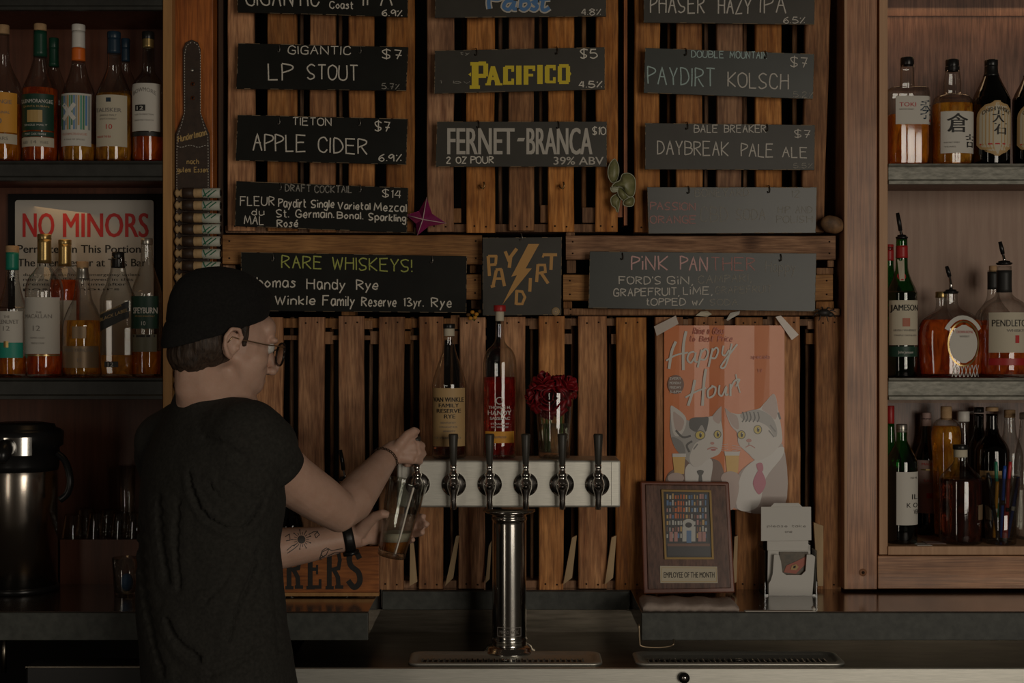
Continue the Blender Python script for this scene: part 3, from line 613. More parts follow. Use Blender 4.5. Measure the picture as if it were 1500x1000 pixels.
bottle('whiskey_bottle', 'square bottle with slanted black label', 173, 3.21, ZL2, [(23, 550), (23.5, 450), (23, 436), (17, 420), (11, 400), (9, 388), (8.5, 376)], (9, 369, 379, BLKP), (378, 392, BLKP), AMBL, 518,
       [(450, 474, 21, DKL, [('JOHNNIE WALKER', 153, 184, 460, 3.2, INKGOLD, 0, -12), ('BLACK LABEL', 152, 193, 470, 5, INKGOLD, 0, -15)], 'slant'), (527, 535, 10, DKL, [('12', 164, 172, 534, 6, INKW)], None, -4)], n=5, dep=.9, group=GLB)
bottle('whiskey_bottle', 'clear necked bottle with arched dark green label beside the post', 215, 3.215, ZL2, [(21, 550), (22, 440), (21, 424), (15, 404), (10, 388), (8.5, 372), (8, 352)], (8.5, 349, 358, SILV), None, AMB, 512,
       [(433, 480, 20, GREENL, [('SPEYBURN', 200, 234, 458, 9, INKW, 'b'), ('SPEYSIDE SINGLE MALT', 203, 231, 463, 2.2, INKGOLD), ('10', 213, 219, 475, 6, INKW)], 'arch2'), (488, 513, 18, pm('olive label', (.16, .15, .10), rough=.5), [('rect', 199, 231, 492, 3, INK)])], group=GLB)
# right cabinet
bottle('whiskey_bottle', 'black capped square clear bottle with off-centre white paper label', 1329, 3.23, ZR1, [(29, 240), (29.5, 150), (29, 134), (26, 129), (12, 127), (9.5, 124), (9, 96)], (9.7, 84.5, 96, BLKP), None, AMB, 168,
       [(143, 183, 26, PAPER, [('TOKI', 1311, 1335, 158, 6, INKR), ('SUNTORY WHISKY', 1311, 1332, 163, 2.2, INKG), ('季', 1341, 1358, 176, 27, NAVY), ('rect', 1356, 1359, 179, 3, INKR)], None, 3)], n=4.5, dep=.8, group=GRA)
bottle('whiskey_bottle', 'black capped rounded bottle with large cream label and brushwork characters', 1395, 3.23, ZR1, [(28, 240), (28.5, 165), (28, 150), (24, 141), (13, 136), (12, 120), (10, 104)], (9.7, 87.5, 100, BLKP), (98, 104, BLKP), AMBL, 152,
       [(165, 224, 25, PAPER, [('倉', 1380, 1410, 195, 27, INK, 'b'), ('吉', 1407, 1420, 216, 19, INK, 'b'), ('PURE MALT WHISKY', 1376, 1398, 210, 2, INKG), ('YEARS', 1376, 1392, 216, 2, INKG)], None, 2)], n=2.6, dep=.9, group=GRA)
for x, g in ((1452, 'dark bottle with arched cream label beside the cream brushwork bottle'), (1511, 'dark bottle with arched cream label cut by the picture edge')):
    bottle('whiskey_bottle', g, x, 3.23, ZR1, [(26, 240), (27, 155), (25, 140), (16, 122), (10, 108), (9, 96)], (9.5, 88, 97, BLKP), (96, 112, BLKP), DKQ, 130,
       [(150, 228, 25, TAN, [], 'arch'), (153, 225, 22.5, CREAM, [('OHISHI WHISKY', x-20, x+20, 170, 6, INK, 6.0), ('大', x-7, x+10, 181, 17, INK, 'b'), ('石', x-5, x+14, 198, 16, INK, 'b'), ('rect', x-22, x+22, 212, 2, INKR)], 'arch')], glass=GLD, group=GRA)
def rib(t, lm, c, s, Z):
    mb = MB(); m1 = lm(.0012); mb.mat(CREAM); mb.poly([m1(1314, 412), m1(1321, 412), m1(1322, 380), m1(1313, 380)])
    mb.mat(INKR); ribbon(mb, [(1317.5+5*math.cos(a), 405+5*math.sin(a)) for a in [i*PI/6 for i in range(13)]], 2, lm(.0016)); mb.build('neck_label', t)
bottle('whiskey_bottle', 'tall green bottle with red neck foil, cream label and pour spout', 1321, 3.215, ZR2, [(22, 552), (22, 440), (21, 426), (14, 410), (9.5, 396), (8.5, 378), (8, 348)], None, (360, 378, REDF), GREENQ, 428,
       [(440, 505, 21, CREAM, [('JAMESON', 1301, 1341, 455, 9, INK, 'serif'), ('IRISH WHISKEY', 1305, 1338, 485, 3, INKG), ('TRIPLE DISTILLED', 1305, 1338, 492, 2.4, INKG), ('rect', 1316, 1327, 478, 12, pm('crest red', (.45, .16, .10), rough=.6))], 'arch2'), (507, 522, 21, GREENL, [('John Jameson', 1310, 1332, 517, 4, INKW)])], glass=GLG, group=GRB, pourer=(313, 338, 350), extra=rib)
bottle('whiskey_bottle', 'second green bottle with red foil hidden behind the tall spouted one', 1302, 3.33, ZR2, [(20, 552), (20, 440), (19, 428), (12, 412), (8, 396), (7, 380), (7, 362)], (7, 358, 366, REDF), (366, 382, REDF), GREENQ, 428, glass=GLG, group=GRB)
def crown(t, lm, c, s, Z):
    mb = MB(); m1 = lm(.0009); mb.mat(GOLDC)
    ribbon(mb, [(1404+23*math.cos(a), 503+32*math.sin(a)) for a in [i*PI/12 for i in range(25)]], 2.2, m1)
    mb.mat(INKW)
    for i in range(7):
        x = 1387+i*6; ribbon(mb, [(x, 551), (x+5, 534)], 1, m1); ribbon(mb, [(x+5, 551), (x, 534)], 1, m1)
    ribbon(mb, [(1404+30*math.cos(a), 503+38*math.sin(a)) for a in [PI*(1.18+.64*i/10) for i in range(11)]], 6, m1)
    mb.build('cut_glass_trim', t)
bottle('whiskey_bottle', 'squat round whiskey decanter with white oval label and pour spout', 1393, 3.215, ZR2, [(44, 552), (47, 520), (48, 490), (44, 472), (32, 460), (14, 450), (10, 442), (10, 428)], None, None, AMBR, 468,
       [(476, 531, 21, PAPER, [('CROWN ROYAL', 1392, 1418, 488, 4, INKR), ('WHISKY', 1397, 1412, 494, 3, INKG)], 'oval', 11)], dep=.55, group=GRB, pourer=(391, 405, 430), extra=crown)
bottle('whiskey_bottle', 'corked bottle peeking out behind the squat decanter', 1379, 3.34, ZR2, [(24, 552), (24, 490), (22, 474), (12, 460), (8, 450), (8, 434)], (8.5, 427, 436, GOLDC), None, AMBR, 480, group=GRB)
bottle('whiskey_bottle', 'broad amber bottle with black collar, white label and pour spout', 1471, 3.215, ZR2, [(36, 552), (37, 480), (36, 458), (28, 444), (14, 434), (10.5, 424), (10.5, 390)], None, (396, 428, DKL), AMBR, 476,
       [(458, 516, 33, CREAM, [('PENDLETON', 1444, 1498, 478, 10, INK), ('WHISKY', 1462, 1488, 486, 4, INKG), ('rect', 1474, 1480, 502, 11, INKR)], None, 3), (524, 534, 33, REDF, [], None, 3)], group=GRB, pourer=(355, 372, 388))
bottle('whiskey_bottle', 'corked black collared bottle behind the broad amber one', 1455, 3.34, ZR2, [(26, 552), (26, 480), (24, 460), (14, 446), (8.5, 432), (8, 396)], (6, 389, 398, CORK), (398, 424, DKL), AMBR, 470, group=GRB)
# cabinet floor
bottle('wine_bottle', 'green bottle with plain white label drawn in black', 1321, 3.225, ZR3, [(22, 797), (22.5, 690), (21, 672), (13, 656), (8, 645), (8, 628)], (8, 621, 633, SILV), None, DKQ, 690, [(690, 768, 17, PAPER, [('IL', 1330, 1340, 730, 8, INK), ('VER', 1333, 1342, 752, 7, INK), ('K O', 1322, 1340, 742, 7, INK), ('750 ML', 1327, 1340, 700, 3, INKG)], None, 4)], glass=GLG, group=GRC)
bottle('liqueur_bottle', 'red capped green bottle behind the white labelled wine bottle', 1304, 3.33, ZR3, [(16, 797), (16, 690), (14, 670), (8, 650), (6, 620)], (6, 594, 620, REDF), None, GREENQ, 680, glass=GLG, group=GRC)
bottle('wine_bottle', 'dark bottle with dusty pink label in the cabinet shade', 1357, 3.378, ZR3, [(18, 797), (18, 690), (16, 670), (9, 650), (7, 630), (7, 612)], (7, 604, 625, PINKL), None, DKQ, 690, [(678, 762, 16, PINKL, [('MALBEC', 1346, 1368, 686, 4, INKR), ('rect', 1345, 1369, 694, 2, GOLDC), ('SALES', 1348, 1366, 712, 4, INKR), ('rect', 1352, 1363, 738, 8, REDF)])], glass=GLD, group=GRC)
bottle('liqueur_bottle', 'fluted clear bottle of golden liqueur with wooden stopper', 1386, 3.33, ZR3, [(18, 797), (20, 690), (22, 645), (21, 630), (16, 618), (8, 612), (7, 604)], (8, 595, 615, CORK), None, AMBL, 625, group=GRC)
bottle('vodka_bottle', 'clear bottle with white cap behind the round decanter', 1411, 3.388, ZR3, [(12, 797), (12, 690), (11.5, 668), (10, 650), (8, 630), (8, 618)], (9, 602, 617, WHP), None, WATERQ, 700, group=GRC)
bottle('rum_decanter', 'short round decanter of dark rum with black stopper', 1407, 3.225, ZR3, [(30, 797), (30.5, 716), (29, 700), (20, 688), (11, 678), (9.5, 668)], (11, 651, 658, BLKP), (658, 669, CREAM), RUM, 702, [(738, 760, 6, BRONZE, [], None, 24)], group=GRC)
bottle('wine_bottle', 'dark long-necked bottle standing behind the pen glass, cork top', 1453, 3.32, ZR3, [(24, 797), (25, 680), (22, 655), (12, 640), (8.5, 625), (8.5, 606)], (9, 596, 602, CORK), None, DKQ, 660, [(692, 704, 14, TAN, [], None, -8)], glass=GLD, group=GRC)
bottle('wine_bottle', 'dark long-necked bottle next to the decanter, black top', 1434, 3.385, ZR3, [(15, 797), (15, 680), (14, 655), (10, 640), (7, 625), (7, 606)], (7, 596, 604, BLKP), None, DKQ, 660, glass=GLD, group=GRC)
bottle('wine_bottle', 'pale pinkish bottle behind the pens at the cabinet edge', 1479, 3.36, ZR3, [(19, 797), (19, 690), (17, 662), (10, 640), (8, 620), (8, 606)], (8, 600, 612, CORK), None, AMBL, 720, group=GRC)
bottle('liqueur_bottle', 'clear grooved bottle cut off by the picture edge above the pens', 1508, 3.30, ZR3, [(22, 797), (22, 700), (20, 670), (15, 640), (13, 615), (12, 608)], (14, 604, 614, SILV), None, WATERQ, 720, group=GRC)
bottle('whiskey_bottle', 'tall bottle with parchment label standing on the steel tower box', 658, 2.995, 1.2717, [(25, 671), (25, 580), (24.5, 560), (17, 535), (9.5, 512), (7.5, 490)], (9, 474, 481, BLKP), (481, 492, CREAM), RUM, 655,
       [(568, 653, 23.5, TAN, [('VAN WINKLE', 636, 680, 588, 7, INK, 'serif'), ('FAMILY', 644, 673, 596, 6, INK, 'serif'), ('RESERVE', 641, 676, 604, 6, INK, 'serif'), ('RYE', 652, 668, 612, 6, INK, 'serif'), ('KENTUCKY', 647, 669, 620, 3, INKG), ('STRAIGHT RYE', 645, 671, 626, 2.6, INKG), ('WHISKEY', 650, 668, 632, 2.6, INKG), ('13 YEARS OLD', 638, 676, 642, 3, INKG)])], group='bottles on the steel tower box')
def strip(t, lm, c, s, Z):
    mb = MB(); m1 = lm(.0010); mb.mat(INKW)
    for st, a, b_, y, h in (('THOMAS H.', 716, 748, 599, 4.5), ('HANDY', 715, 749, 608, 7), ('SAZERAC', 718, 747, 615, 4.5), ('STRAIGHT', 719, 746, 622, 2.6), ('RYE WHISKEY', 720, 745, 627, 2.6)): btext(mb, st, a, y, h, b_, m1, bold=1)
    ribbon(mb, [(732+5*math.cos(i*PI/6), 587+5*math.sin(i*PI/6)) for i in range(13)], 1.2, m1)
    mb.build('printed_lettering', t)
bottle('whiskey_bottle', 'round-shouldered bottle of deep red rye with red topped cork', 732, 2.995, 1.2717, [(24, 672), (24.5, 560), (24, 530), (19, 514), (11, 506), (6.5, 496), (6, 470)], (9, 447, 456, REDF), (456, 470, CREAM), REDL, 553, [(632, 649, 21, ORL, [('128.8 PROOF', 722, 742, 642, 3.5, INKG)])], group='bottles on the steel tower box', extra=strip)
# two bottles mostly hidden by the bartender: only the spouts show
for x, y, lb in ((505, 700, 'bottle behind the forearm, only its chrome spout showing'), (425, 668, 'bottle behind the sleeve, only the spout tip showing')):
    bottle('well_bottle', lb, x, 3.157, CT, [(20, 866), (20, 780), (18, 762), (12, 745), (9, 730), (9, y+8)], None, None, DKQ, 790, glass=GLD, group='well bottles behind the bartender', pourer=(y-40, y-12, y+4))
# ------------------------------------------------------------------ chalkboard signs
HOOKM = pm('dark wire', (.05, .035, .025), rough=.4, metal=.7)
SILVH = pm('grey wire', (.30, .28, .25), rough=.35, metal=.8)
def sign(q, label, m, hooks=(), d=3.165, group='menu boards hung on the pallets', hookm=None, fn=None, name='menu_board', cat='sign', back=3.2):
    c = P((q[0][0]+q[1][0])/2, (q[3][1]+q[2][1])/2, d)
    t = thing(name, label, cat, c, group)
    MB().mat(m).quadslab(q, d, d+.0065).build('board', t, bevel=.0006)
    mb = MB().mat(EDGEW); n = 12
    for a, b_ in ((q[0], q[1]), (q[1], q[2]), (q[2], q[3]), (q[3], q[0])):      # scuffed raw edges
        cc = ((q[0][0]+q[2][0])/2, (q[0][1]+q[2][1])/2)
        for i in range(n):
            if random.random() < .35: continue
            t0, t1 = i/n, (i+random.uniform(.4, 1))/n; w_ = random.uniform(.4, .9)
            p0 = (a[0]+(b_[0]-a[0])*t0, a[1]+(b_[1]-a[1])*t0); p1 = (a[0]+(b_[0]-a[0])*t1, a[1]+(b_[1]-a[1])*t1)
            inn = Vector((cc[0]-(p0[0]+p1[0])/2, cc[1]-(p0[1]+p1[1])/2))
            v = Vector((-(p1[1]-p0[1]), p1[0]-p0[0])).normalized()
            if v.dot(inn) < 0: v = -v
            f = flat(d-.0004); mb.poly([f(*p0), f(*p1), f(p1[0]+v.x*w_, p1[1]+v.y*w_), f(p0[0]+v.x*w_, p0[1]+v.y*w_)])
    mb.build('scuffed_edge', t)
    for hx, hy in hooks:
        h = MB().mat(hookm or SILVH); c = P(hx, hy, d)
        h.smooth = True
        h.tube([P(hx-1, hy-4, back), P(hx-1, hy-4.5, d+.012), P(hx, hy-3.5, d-.004), P(hx+1, hy+2, d-.005), P(hx+.5, hy+5.5, d-.004), P(hx-1.8, hy+6.3, d-.003), P(hx-2.6, hy+4, d-.002)], .0011, 6)
        h.build('hook', t)
    if fn:
        fn(t, flat(d-.0006), d)
    return t
def lines(rows, w=1.4):
    def f(t, mp, d):
        mb = MB()
        for r in rows:
            mb.mat(r[5]); chalk(mb, r[0], r[1], r[2], r[3], r[4], mp, r[6] if len(r) > 6 else w, r[7] if len(r) > 7 else 0)
        mb.build('chalk_lettering', t)
    return f
sign([(346, -45), (598, -39), (597, 25), (348, 18)], 'topmost black board chalked with a hazy coast IPA at 6.9 percent', BOARD, (), fn=lines([('GIGANTIC IPA', 358, 10, 26, 582, CHW, 1.8, 0), ('Coast', 483, 12, 10, 518, CHW, 1.3, 1), ('6.9%', 560, 23, 9, 590, CHW, 1.3, 1)]) if False else lines([('GIGANTIC', 360, 8, 26, 468, CHW, 1.8, 1), ('Coast', 483, 12, 10, 517, CHW, 1.4, 1), ('IPA', 532, 8, 26, 574, CHW, 1.8, 0), ('6.9%', 560, 23, 9, 589, CHW, 1.3, 1)]))
sign([(349, 63), (598, 69), (595, 133), (346, 130)], 'black board chalked LP STOUT at seven dollars', BOARD, [(409, 70), (528, 72)], fn=lines([('GIGANTIC', 422, 79, 12, 514, CHW, 1.3, 1), ('LP', 393, 117, 24, 427, CHW, 1.7, 1), ('STOUT', 450, 116, 22, 524, CHW, 1.7, 2), ('$7', 560, 85, 13, 588, CHW, 1.4, 2), ('5.7%', 559, 130, 8, 585, CHFAINT, 1.1, 1)]))
sign([(348, 168), (597, 174), (595, 241), (345, 235)], 'black board chalked APPLE CIDER at seven dollars', BOARD, [(409, 176), (527, 178)], fn=lines([('TIETON', 429, 183, 11, 485, CHW, 1.3, 1), ('APPLE', 371, 220, 24, 447, CHW, 1.7, 2), ('CIDER', 466, 223, 22, 538, CHW, 1.7, 3), ('$7', 549, 191, 14, 571, CHW, 1.4, 2), ('6.9%', 555, 236, 10, 588, CHW, 1.4, 0)]))
sign([(346, 265), (598, 275), (596, 341), (344, 331)], 'black board chalked DRAFT COCKTAIL at fourteen dollars', BOARD, [(411, 272), (528, 275)], fn=lines([('DRAFT', 418, 280, 10, 455, CHFAINT, 1.3, 1), ('COCKTAIL', 461, 282, 10, 515, CHFAINT, 1.3, 0), ('$14', 560, 288, 11, 587, CHW, 1.2, 2), ('FLEUR', 352, 301, 13, 402, CHW, 1.3, 0), ('du', 369, 315, 9, 387, CHW, 1.2, 0), ('MAL', 358, 328, 12, 386, CHW, 1.3, 1),
     ('Paydirt', 408, 303, 12, 448, CHW, 1.5, 1), ('Single', 456, 304, 11, 489, CHW, 1.5, 0), ('Varietal', 495, 306, 10, 542, CHW, 1.5, 1), ('Mezcal', 548, 308, 11, 595, CHW, 1.5, 2), ('St. Germain.', 405, 318, 11, 489, CHW, 1.5, 1), ('Bonal.', 494, 320, 10, 531, CHW, 1.5, 1), ('Sparkling', 540, 322, 10, 594, CHW, 1.5, 3), ('Rosé', 406, 332, 10, 436, CHW, 1.5, 0)]))
CHW2 = chalkmat('soft white chalk', (.60, .56, .50)); 
def pabst(t, mp, d):
    mb = MB().mat(PWHITE); 
    def word(w_, m, mpp):
        mb.mat(m)
        P_ = [[(722, -18), (716, 0), (717, 13)], [(716, -16), (730, -20), (740, -12), (732, -2), (720, -2)]]
        a = [[(752, 1), (742, 2), (738, 10), (745, 14), (752, 6), (754, 2)], [(754, 1), (752, 12), (757, 13)]]
        b_ = [[(766, -18), (762, 12)], [(764, 2), (773, 1), (775, 8), (768, 14), (762, 11)]]
        s_ = [[(788, 2), (781, 3), (787, 9), (783, 14), (777, 12)]]
        t_ = [[(799, -14), (794, 10), (798, 15), (805, 11)], [(790, -1), (806, -2)]]
        for st in P_+a+b_+s_+t_: ribbon(mb, [tuple(v[:2]) for v in catmull([(x, y, 0) for x, y in st], 4)], w_, mpp)
    word(9.5, PWHITE, mp); word(5.2, PBLUE, flat(d-.0012))
    mb.mat(CHW2); chalk(mb, '4.8%', 852, 22, 9, 880, mp, 1.2)
    mb.build('painted_lettering', t)
sign([(638, -45), (888, -47), (888, 24), (637, 26)], 'topmost brown board with blue script lettering edged white', BOARDG, (), fn=pabst)
def pacif(t, mp, d):
    mb = MB().mat(PYEL)
    def R(x0, y0, x1, y1): mb.poly([mp(x0, y1), mp(x1, y1), mp(x1, y0), mp(x0, y0)])
    def Q(*p): mb.poly([mp(*a) for a in p])
    # P
    R(689, 91, 703, 96); R(691, 91, 701, 130); R(688, 125, 703, 130); R(701, 90, 712, 96); R(708, 93, 715, 112); R(701, 108, 712, 114)
    # A
    Q((712, 125), (718, 125), (725, 97), (719, 97)); Q((719, 97), (725, 97), (734, 125), (726, 125)); R(716, 113, 728, 117); R(711, 122, 719, 125); R(725, 122, 736, 125)
    # C
    R(737, 98, 744, 124); R(740, 96, 753, 101); R(749, 96, 753, 105); R(740, 119, 753, 124); R(749, 115, 753, 124)
    # I
    R(756, 96, 764, 124); 
    # F
    R(767, 96, 774, 124); R(770, 96, 784, 101); R(770, 108, 781, 112); R(780, 96, 784, 104)
    # I
    R(787, 95, 795, 123)
    # C
    R(798, 97, 805, 121); R(800, 95, 813, 100); R(810, 95, 814, 103); R(800, 118, 813, 122); R(810, 113, 814, 122)
    # O
    R(817, 97, 823, 120); R(829, 97, 835, 120); R(819, 94, 833, 99); R(819, 118, 833, 123); Q((835, 105), (837, 108), (835, 111)); Q((686, 109), (690, 106), (690, 112)); 
    mb.mat(CHW); chalk(mb, '$5', 850, 85, 13, 875, mp, 1.5); chalk(mb, '4.5%', 848, 128, 9, 882, mp, 1.5)
    mb.mat(CHFAINT); chalk(mb, 'ty', 674, 80, 4, 688, mp, .8); chalk(mb, '1 bv', 644, 122, 4, 688, mp, .8)
    mb.build('painted_lettering', t)
sign([(637, 74), (886, 69), (886, 131), (636, 137)], 'brown board with big yellow painted block lettering', BOARDG, [(698, 75), (816, 73)], hookm=HOOKM, fn=pacif)
def fern(t, mp, d):
    mb = MB().mat(PWHITE)
    btext(mb, 'FERNET', 656, 226, 41, 753, mp, bold=1); mb.poly([mp(757, 207), (mp(767, 207)), mp(769, 202), mp(759, 202)]); btext(mb, 'BRANCA', 772, 226, 41, 867, mp, bold=1)
    btext(mb, '39% ABV', 811, 241, 12, 884, mp, bold=1); mb.mat(CHW); chalk(mb, '$10', 868, 197, 11, 887, mp, 1.4); chalk(mb, '2 OZ', 654, 239, 9, 683, mp, 1.4); chalk(mb, 'POUR', 690, 239, 10, 723, mp, 1.4)
    mb.build('painted_lettering', t)
sign([(640, 178), (889, 178), (889, 244), (638, 244)], 'brown board with tall cream serif lettering and 39 percent ABV', BOARDG, [(701, 181), (818, 182)], hookm=HOOKM, fn=fern)
sign([(943, -45), (1194, -38), (1193, 36), (943, 33)], 'topmost grey board chalked HAZY IPA at 6.5 percent', BOARDG, (), fn=lines([('PHASER', 953, 19, 24, 1032, CHW2, 1.7, 0), ('HAZY', 1052, 20, 22, 1100, CHW2, 1.7, 0), ('IPA', 1114, 19, 24, 1151, CHW2, 1.6, 0), ('6.5%', 1148, 34, 9, 1179, CHW2, 1.2, 0)]))
BOARDT = pm('greenish chalkboard', (.030, .034, .028), (.042, .046, .040), 9, (1, 1, 1), .36, spec=.5)
sign([(945, 70), (1193, 79), (1191, 145), (943, 136)], 'grey board chalked KOLSCH in pale blue at seven dollars', BOARDT, [(1005, 75), (1122, 79)], hookm=HOOKM, fn=lines([('DOUBLE', 1013, 84, 10, 1060, CHB, 1.1, 1), ('MOUNTAIN', 1069, 85, 10, 1123, CHB, 1.1, 1), ('PAYDIRT', 949, 123, 26, 1047, CHB, 1.6, 4), ('KOLSCH', 1066, 127, 22, 1155, CHW2, 1.6, 4), ('$7', 1158, 97, 14, 1182, CHW2, 1.3, 2), ('5.2%', 1162, 142, 8, 1191, CHFAINT, 1, 1)]))
sign([(945, 180), (1194, 183), (1193, 249), (945, 248)], 'grey board chalked DAYBREAK PALE ALE', BOARDG, [(1007, 183), (1124, 186)], hookm=HOOKM, fn=lines([('BALE', 1017, 194, 11, 1051, CHW2, 1.2, 0), ('BREAKER', 1061, 194, 11, 1122, CHW2, 1.2, 0), ('DAYBREAK', 963, 226, 20, 1067, CHW2, 1.5, 2), ('PALE', 1086, 229, 19, 1132, CHW2, 1.5, 1), ('ALE', 1146, 230, 15, 1182, CHW2, 1.4, 1), ('$7', 1164, 201, 11, 1186, CHW2, 1.2, 1), ('5.5%', 1162, 246, 7, 1190, CHFAINT, 1, 0)]))
sign([(948, 274), (1197, 274), (1195, 341), (950, 342)], 'wiped grey board with rubbed out pink PASSION ORANGE', BOARDW, [(1009, 277), (1127, 276)], hookm=HOOKM, fn=lines([('BONEYARD', 1018, 288, 11, 1097, CHFAINT, 1, -1), ('PASSION', 953, 307, 11, 1018, CHPF, 1.4, 1), ('ORANGE', 953, 327, 11, 1019, CHPF, 1.4, 0), ('CBD', 1026, 325, 22, 1066, CHFAINT, 1, 0), ('SODA', 1079, 322, 16, 1121, CHFAINT, 1, 0), ('HIP AND', 1140, 312, 10, 1190, CHFAINT, .8, 0), ('POLISH', 1138, 326, 10, 1190, CHFAINT, .8, 0), ('12', 1160, 289, 10, 1172, CHFAINT, .8, 0)]))
sign([(353, 369), (684, 375), (683, 458), (353, 455)], 'wide black board headed RARE WHISKEYS in green chalk', BOARD, [(400, 376), (633, 379)], d=3.155, fn=lines([('RARE', 413, 392, 18, 471, CHG, 1.6, 2), ('WHISKEYS!', 487, 394, 18, 603, CHG, 1.6, 4), ('Thomas', 362, 420, 14, 433, CHW, 1.6, 1), ('Handy', 450, 423, 15, 505, CHW, 1.6, 1), ('Rye', 522, 424, 14, 553, CHW, 1.6, 0), ('Winkle', 403, 446, 13, 461, CHW, 1.6, 0), ('Family', 473, 447, 14, 519, CHW, 1.6, 1), ('Reserve', 530, 448, 13, 580, CHW, 1.6, 1), ('13yr.', 592, 448, 12, 620, CHW, 1.5, 1), ('Rye', 632, 449, 13, 661, CHW, 1.6, 1), ('Van', 366, 444, 13, 396, CHW, 1.5, 1)]))
CHP2 = chalkmat('pink chalk bright', (.68, .42, .40))
sign([(864, 368), (1196, 371), (1194, 456), (862, 451)], 'wide grey board headed PINK PANTHER, half wiped', BOARDT, [(912, 374), (1144, 376)], hookm=HOOKM, d=3.155, fn=lines([('PiNK', 925, 395, 20, 978, CHP2, 1.8, 0), ('PAN', 997, 395, 20, 1036, CHP2, 1.8, 2), ('THER', 1042, 396, 19, 1106, CHPF, 1.5, 0), ('Happy', 1122, 398, 16, 1165, CHFAINT, .9, 2), ("FORD'S", 907, 416, 11, 968, CHW2, 1.4, 0), ('GiN,', 977, 416, 11, 1015, CHW2, 1.4, 0), ('CAMPARI,', 1023, 415, 11, 1100, CHFAINT, 1.3, -3), ('GRAPEFRUIT,', 899, 434, 11, 995, CHW2, 1.4, -2), ('LiME,', 1001, 431, 11, 1043, CHW2, 1.3, 0), ('GRAPEFRUIT', 1048, 430, 10, 1130, CHFAINT, 1, -2), ('tOPPED', 947, 447, 10, 1004, CHW2, 1.3, 0), ('w/', 1014, 447, 10, 1030, CHW2, 1.3, 0), ('SODA', 1040, 447, 9, 1080, CHFAINT, 1.1, 0)]))
def payd(t, mp, d):
    mb = MB().mat(PGOLD)
    def L(pts, w_=4.6): ribbon(mb, pts, w_, mp)
    L([(717, 404), (715, 375)]); L([(715, 375), (728, 375)], 4); L([(727, 374), (726, 387)], 4); L([(716, 388), (727, 387)], 4)
    L([(722, 420), (727, 396)]); L([(726, 395), (735, 394)], 4); L([(734, 394), (739, 419)]); L([(726, 408), (737, 408)], 3.5); L([(719, 420), (725, 418)], 4)
    L([(740, 368), (746, 383)]); L([(757, 364), (748, 376), (746, 392)], 5)
    mb.poly([mp(774, 357), mp(790, 357), mp(770, 393), mp(779, 393), mp(736, 446), mp(757, 403), mp(749, 405)])
    L([(777, 407), (776, 427)], 4.6)
    L([(757, 425), (756, 446)]); L([(756, 426), (765, 427), (769, 435), (765, 445), (756, 445)], 3.8)
    L([(788, 387), (786, 413)]); L([(788, 388), (798, 388), (799, 398), (789, 400)], 3.8); L([(793, 400), (803, 415)], 4.5)
    L([(795, 373), (816, 373)], 4.5); L([(797, 371), (795, 377)], 3); L([(808, 373), (807, 395)], 4.8)
    mb.build('painted_lettering', t)
    mb = MB().mat(TAN); c = P(814, 456, d); mb.tube([c, c+Vector((0, -.0015, 0))], .0092, 18); mb.mat(INKG); f = flat(d-.0018)
    for r_ in (2, 4.2): ribbon(mb, [(814+r_*math.cos(i*PI/7), 456+r_*math.sin(i*PI/7)) for i in range(15)], .8, f)
    mb.build('round_sticker', t)
sign([(707, 348), (823, 347), (822, 461), (707, 462)], 'square dark board with gold letters around a lightning bolt', BOARDG, [(764, 346)], d=3.15, fn=payd, name='bar_sign', group=None)
# NO MINORS sign on the cabinet back, behind the bottles
t = thing('warning_sign', 'white enamel NO MINORS sign with red heading behind the Scotch', 'sign', P(124, 405, 3.40))
mb = MB().mat(pm('sign enamel', (.50, .47, .42), rough=.35)); pts = []
for cx, cy, a0 in ((26, 297, 180), (221, 297, 270), (221, 560, 0), (26, 560, 90)):
    for k in range(5): a = math.radians(a0+22.5*k); pts.append((cx+4*math.cos(a), cy+4*math.sin(a)))
f0 = [P(x, y, 3.395) for x, y in reversed(pts)]; f1 = [p+Vector((0, .004, 0)) for p in f0]
mb.loft([f1, f0], smooth=False).build('panel', t)
mb = MB().mat(INKR); mp = flat(3.3944)
btext(mb, 'NO', 34, 347, 37, 79, mp, bold=.012); btext(mb, 'MINORS', 93, 347, 37, 217, mp, bold=.012)
mb.mat(INK); btext(mb, 'Permitted In This Portion', 26, 370, 12, 206, mp, bold=.012); btext(mb, 'The Premises or at This Bar', 26, 390, 12, 214, mp, bold=.012)
for i, s_ in enumerate(('during process/into... emergency unless', 'minors shall be allowed in this', 'premises at any time after', 'posted hours')): btext(mb, s_, 34, 404+i*7, 4.2, 205-i*10, mp)
mb.build('lettering', t)
MB().mat(BLACK).pbox(12, 284, 236, 580, 3.402, 3.412).build('sign_backing', t, label='black frame board behind the sign')

# ------------------------------------------------------------------ beer tower
BX0, BX1, BYT, BYB = 581, 909, 674, 743
bz1 = zat(BYT, 2.94); bz0 = zat(BYB, 2.94)
t = thing('beer_tower', 'stainless six-tap beer tower on a polished column', 'beer tower', P(746, 950, 2.99)); TOW = t
xa = P(BX0, 0, 2.94).x; xb = P(BX1, 0, 2.94).x
MB().mat(STEEL).box(xa, xb, -.26, -.14, bz0, bz1).build('tap_box', t, bevel=.004)
mb = MB().mat(STEEL); mb.box(xb-.019, xb-.017, -.262, -.26, bz0+.004, bz1-.004); mb.box(xa+.012, xa+.02, -.2625, -.26, bz0+.003, bz1-.003); mb.build('end_seam', t)
cx, cy = P(746, 0, 2.99).x, -.205
s3 = 2.99/FPX
prof = [(26, 957), (34, 954), (34, 951), (27, 947), (25.5, 945), (25.5, 938), (26.5, 937), (26.5, 935), (25, 933), (25, 930), (25, 850), (25, 766), (25, 762), (26, 761), (26, 758), (25, 757), (25, 754), (30, 752), (38, 749), (38, 746)]
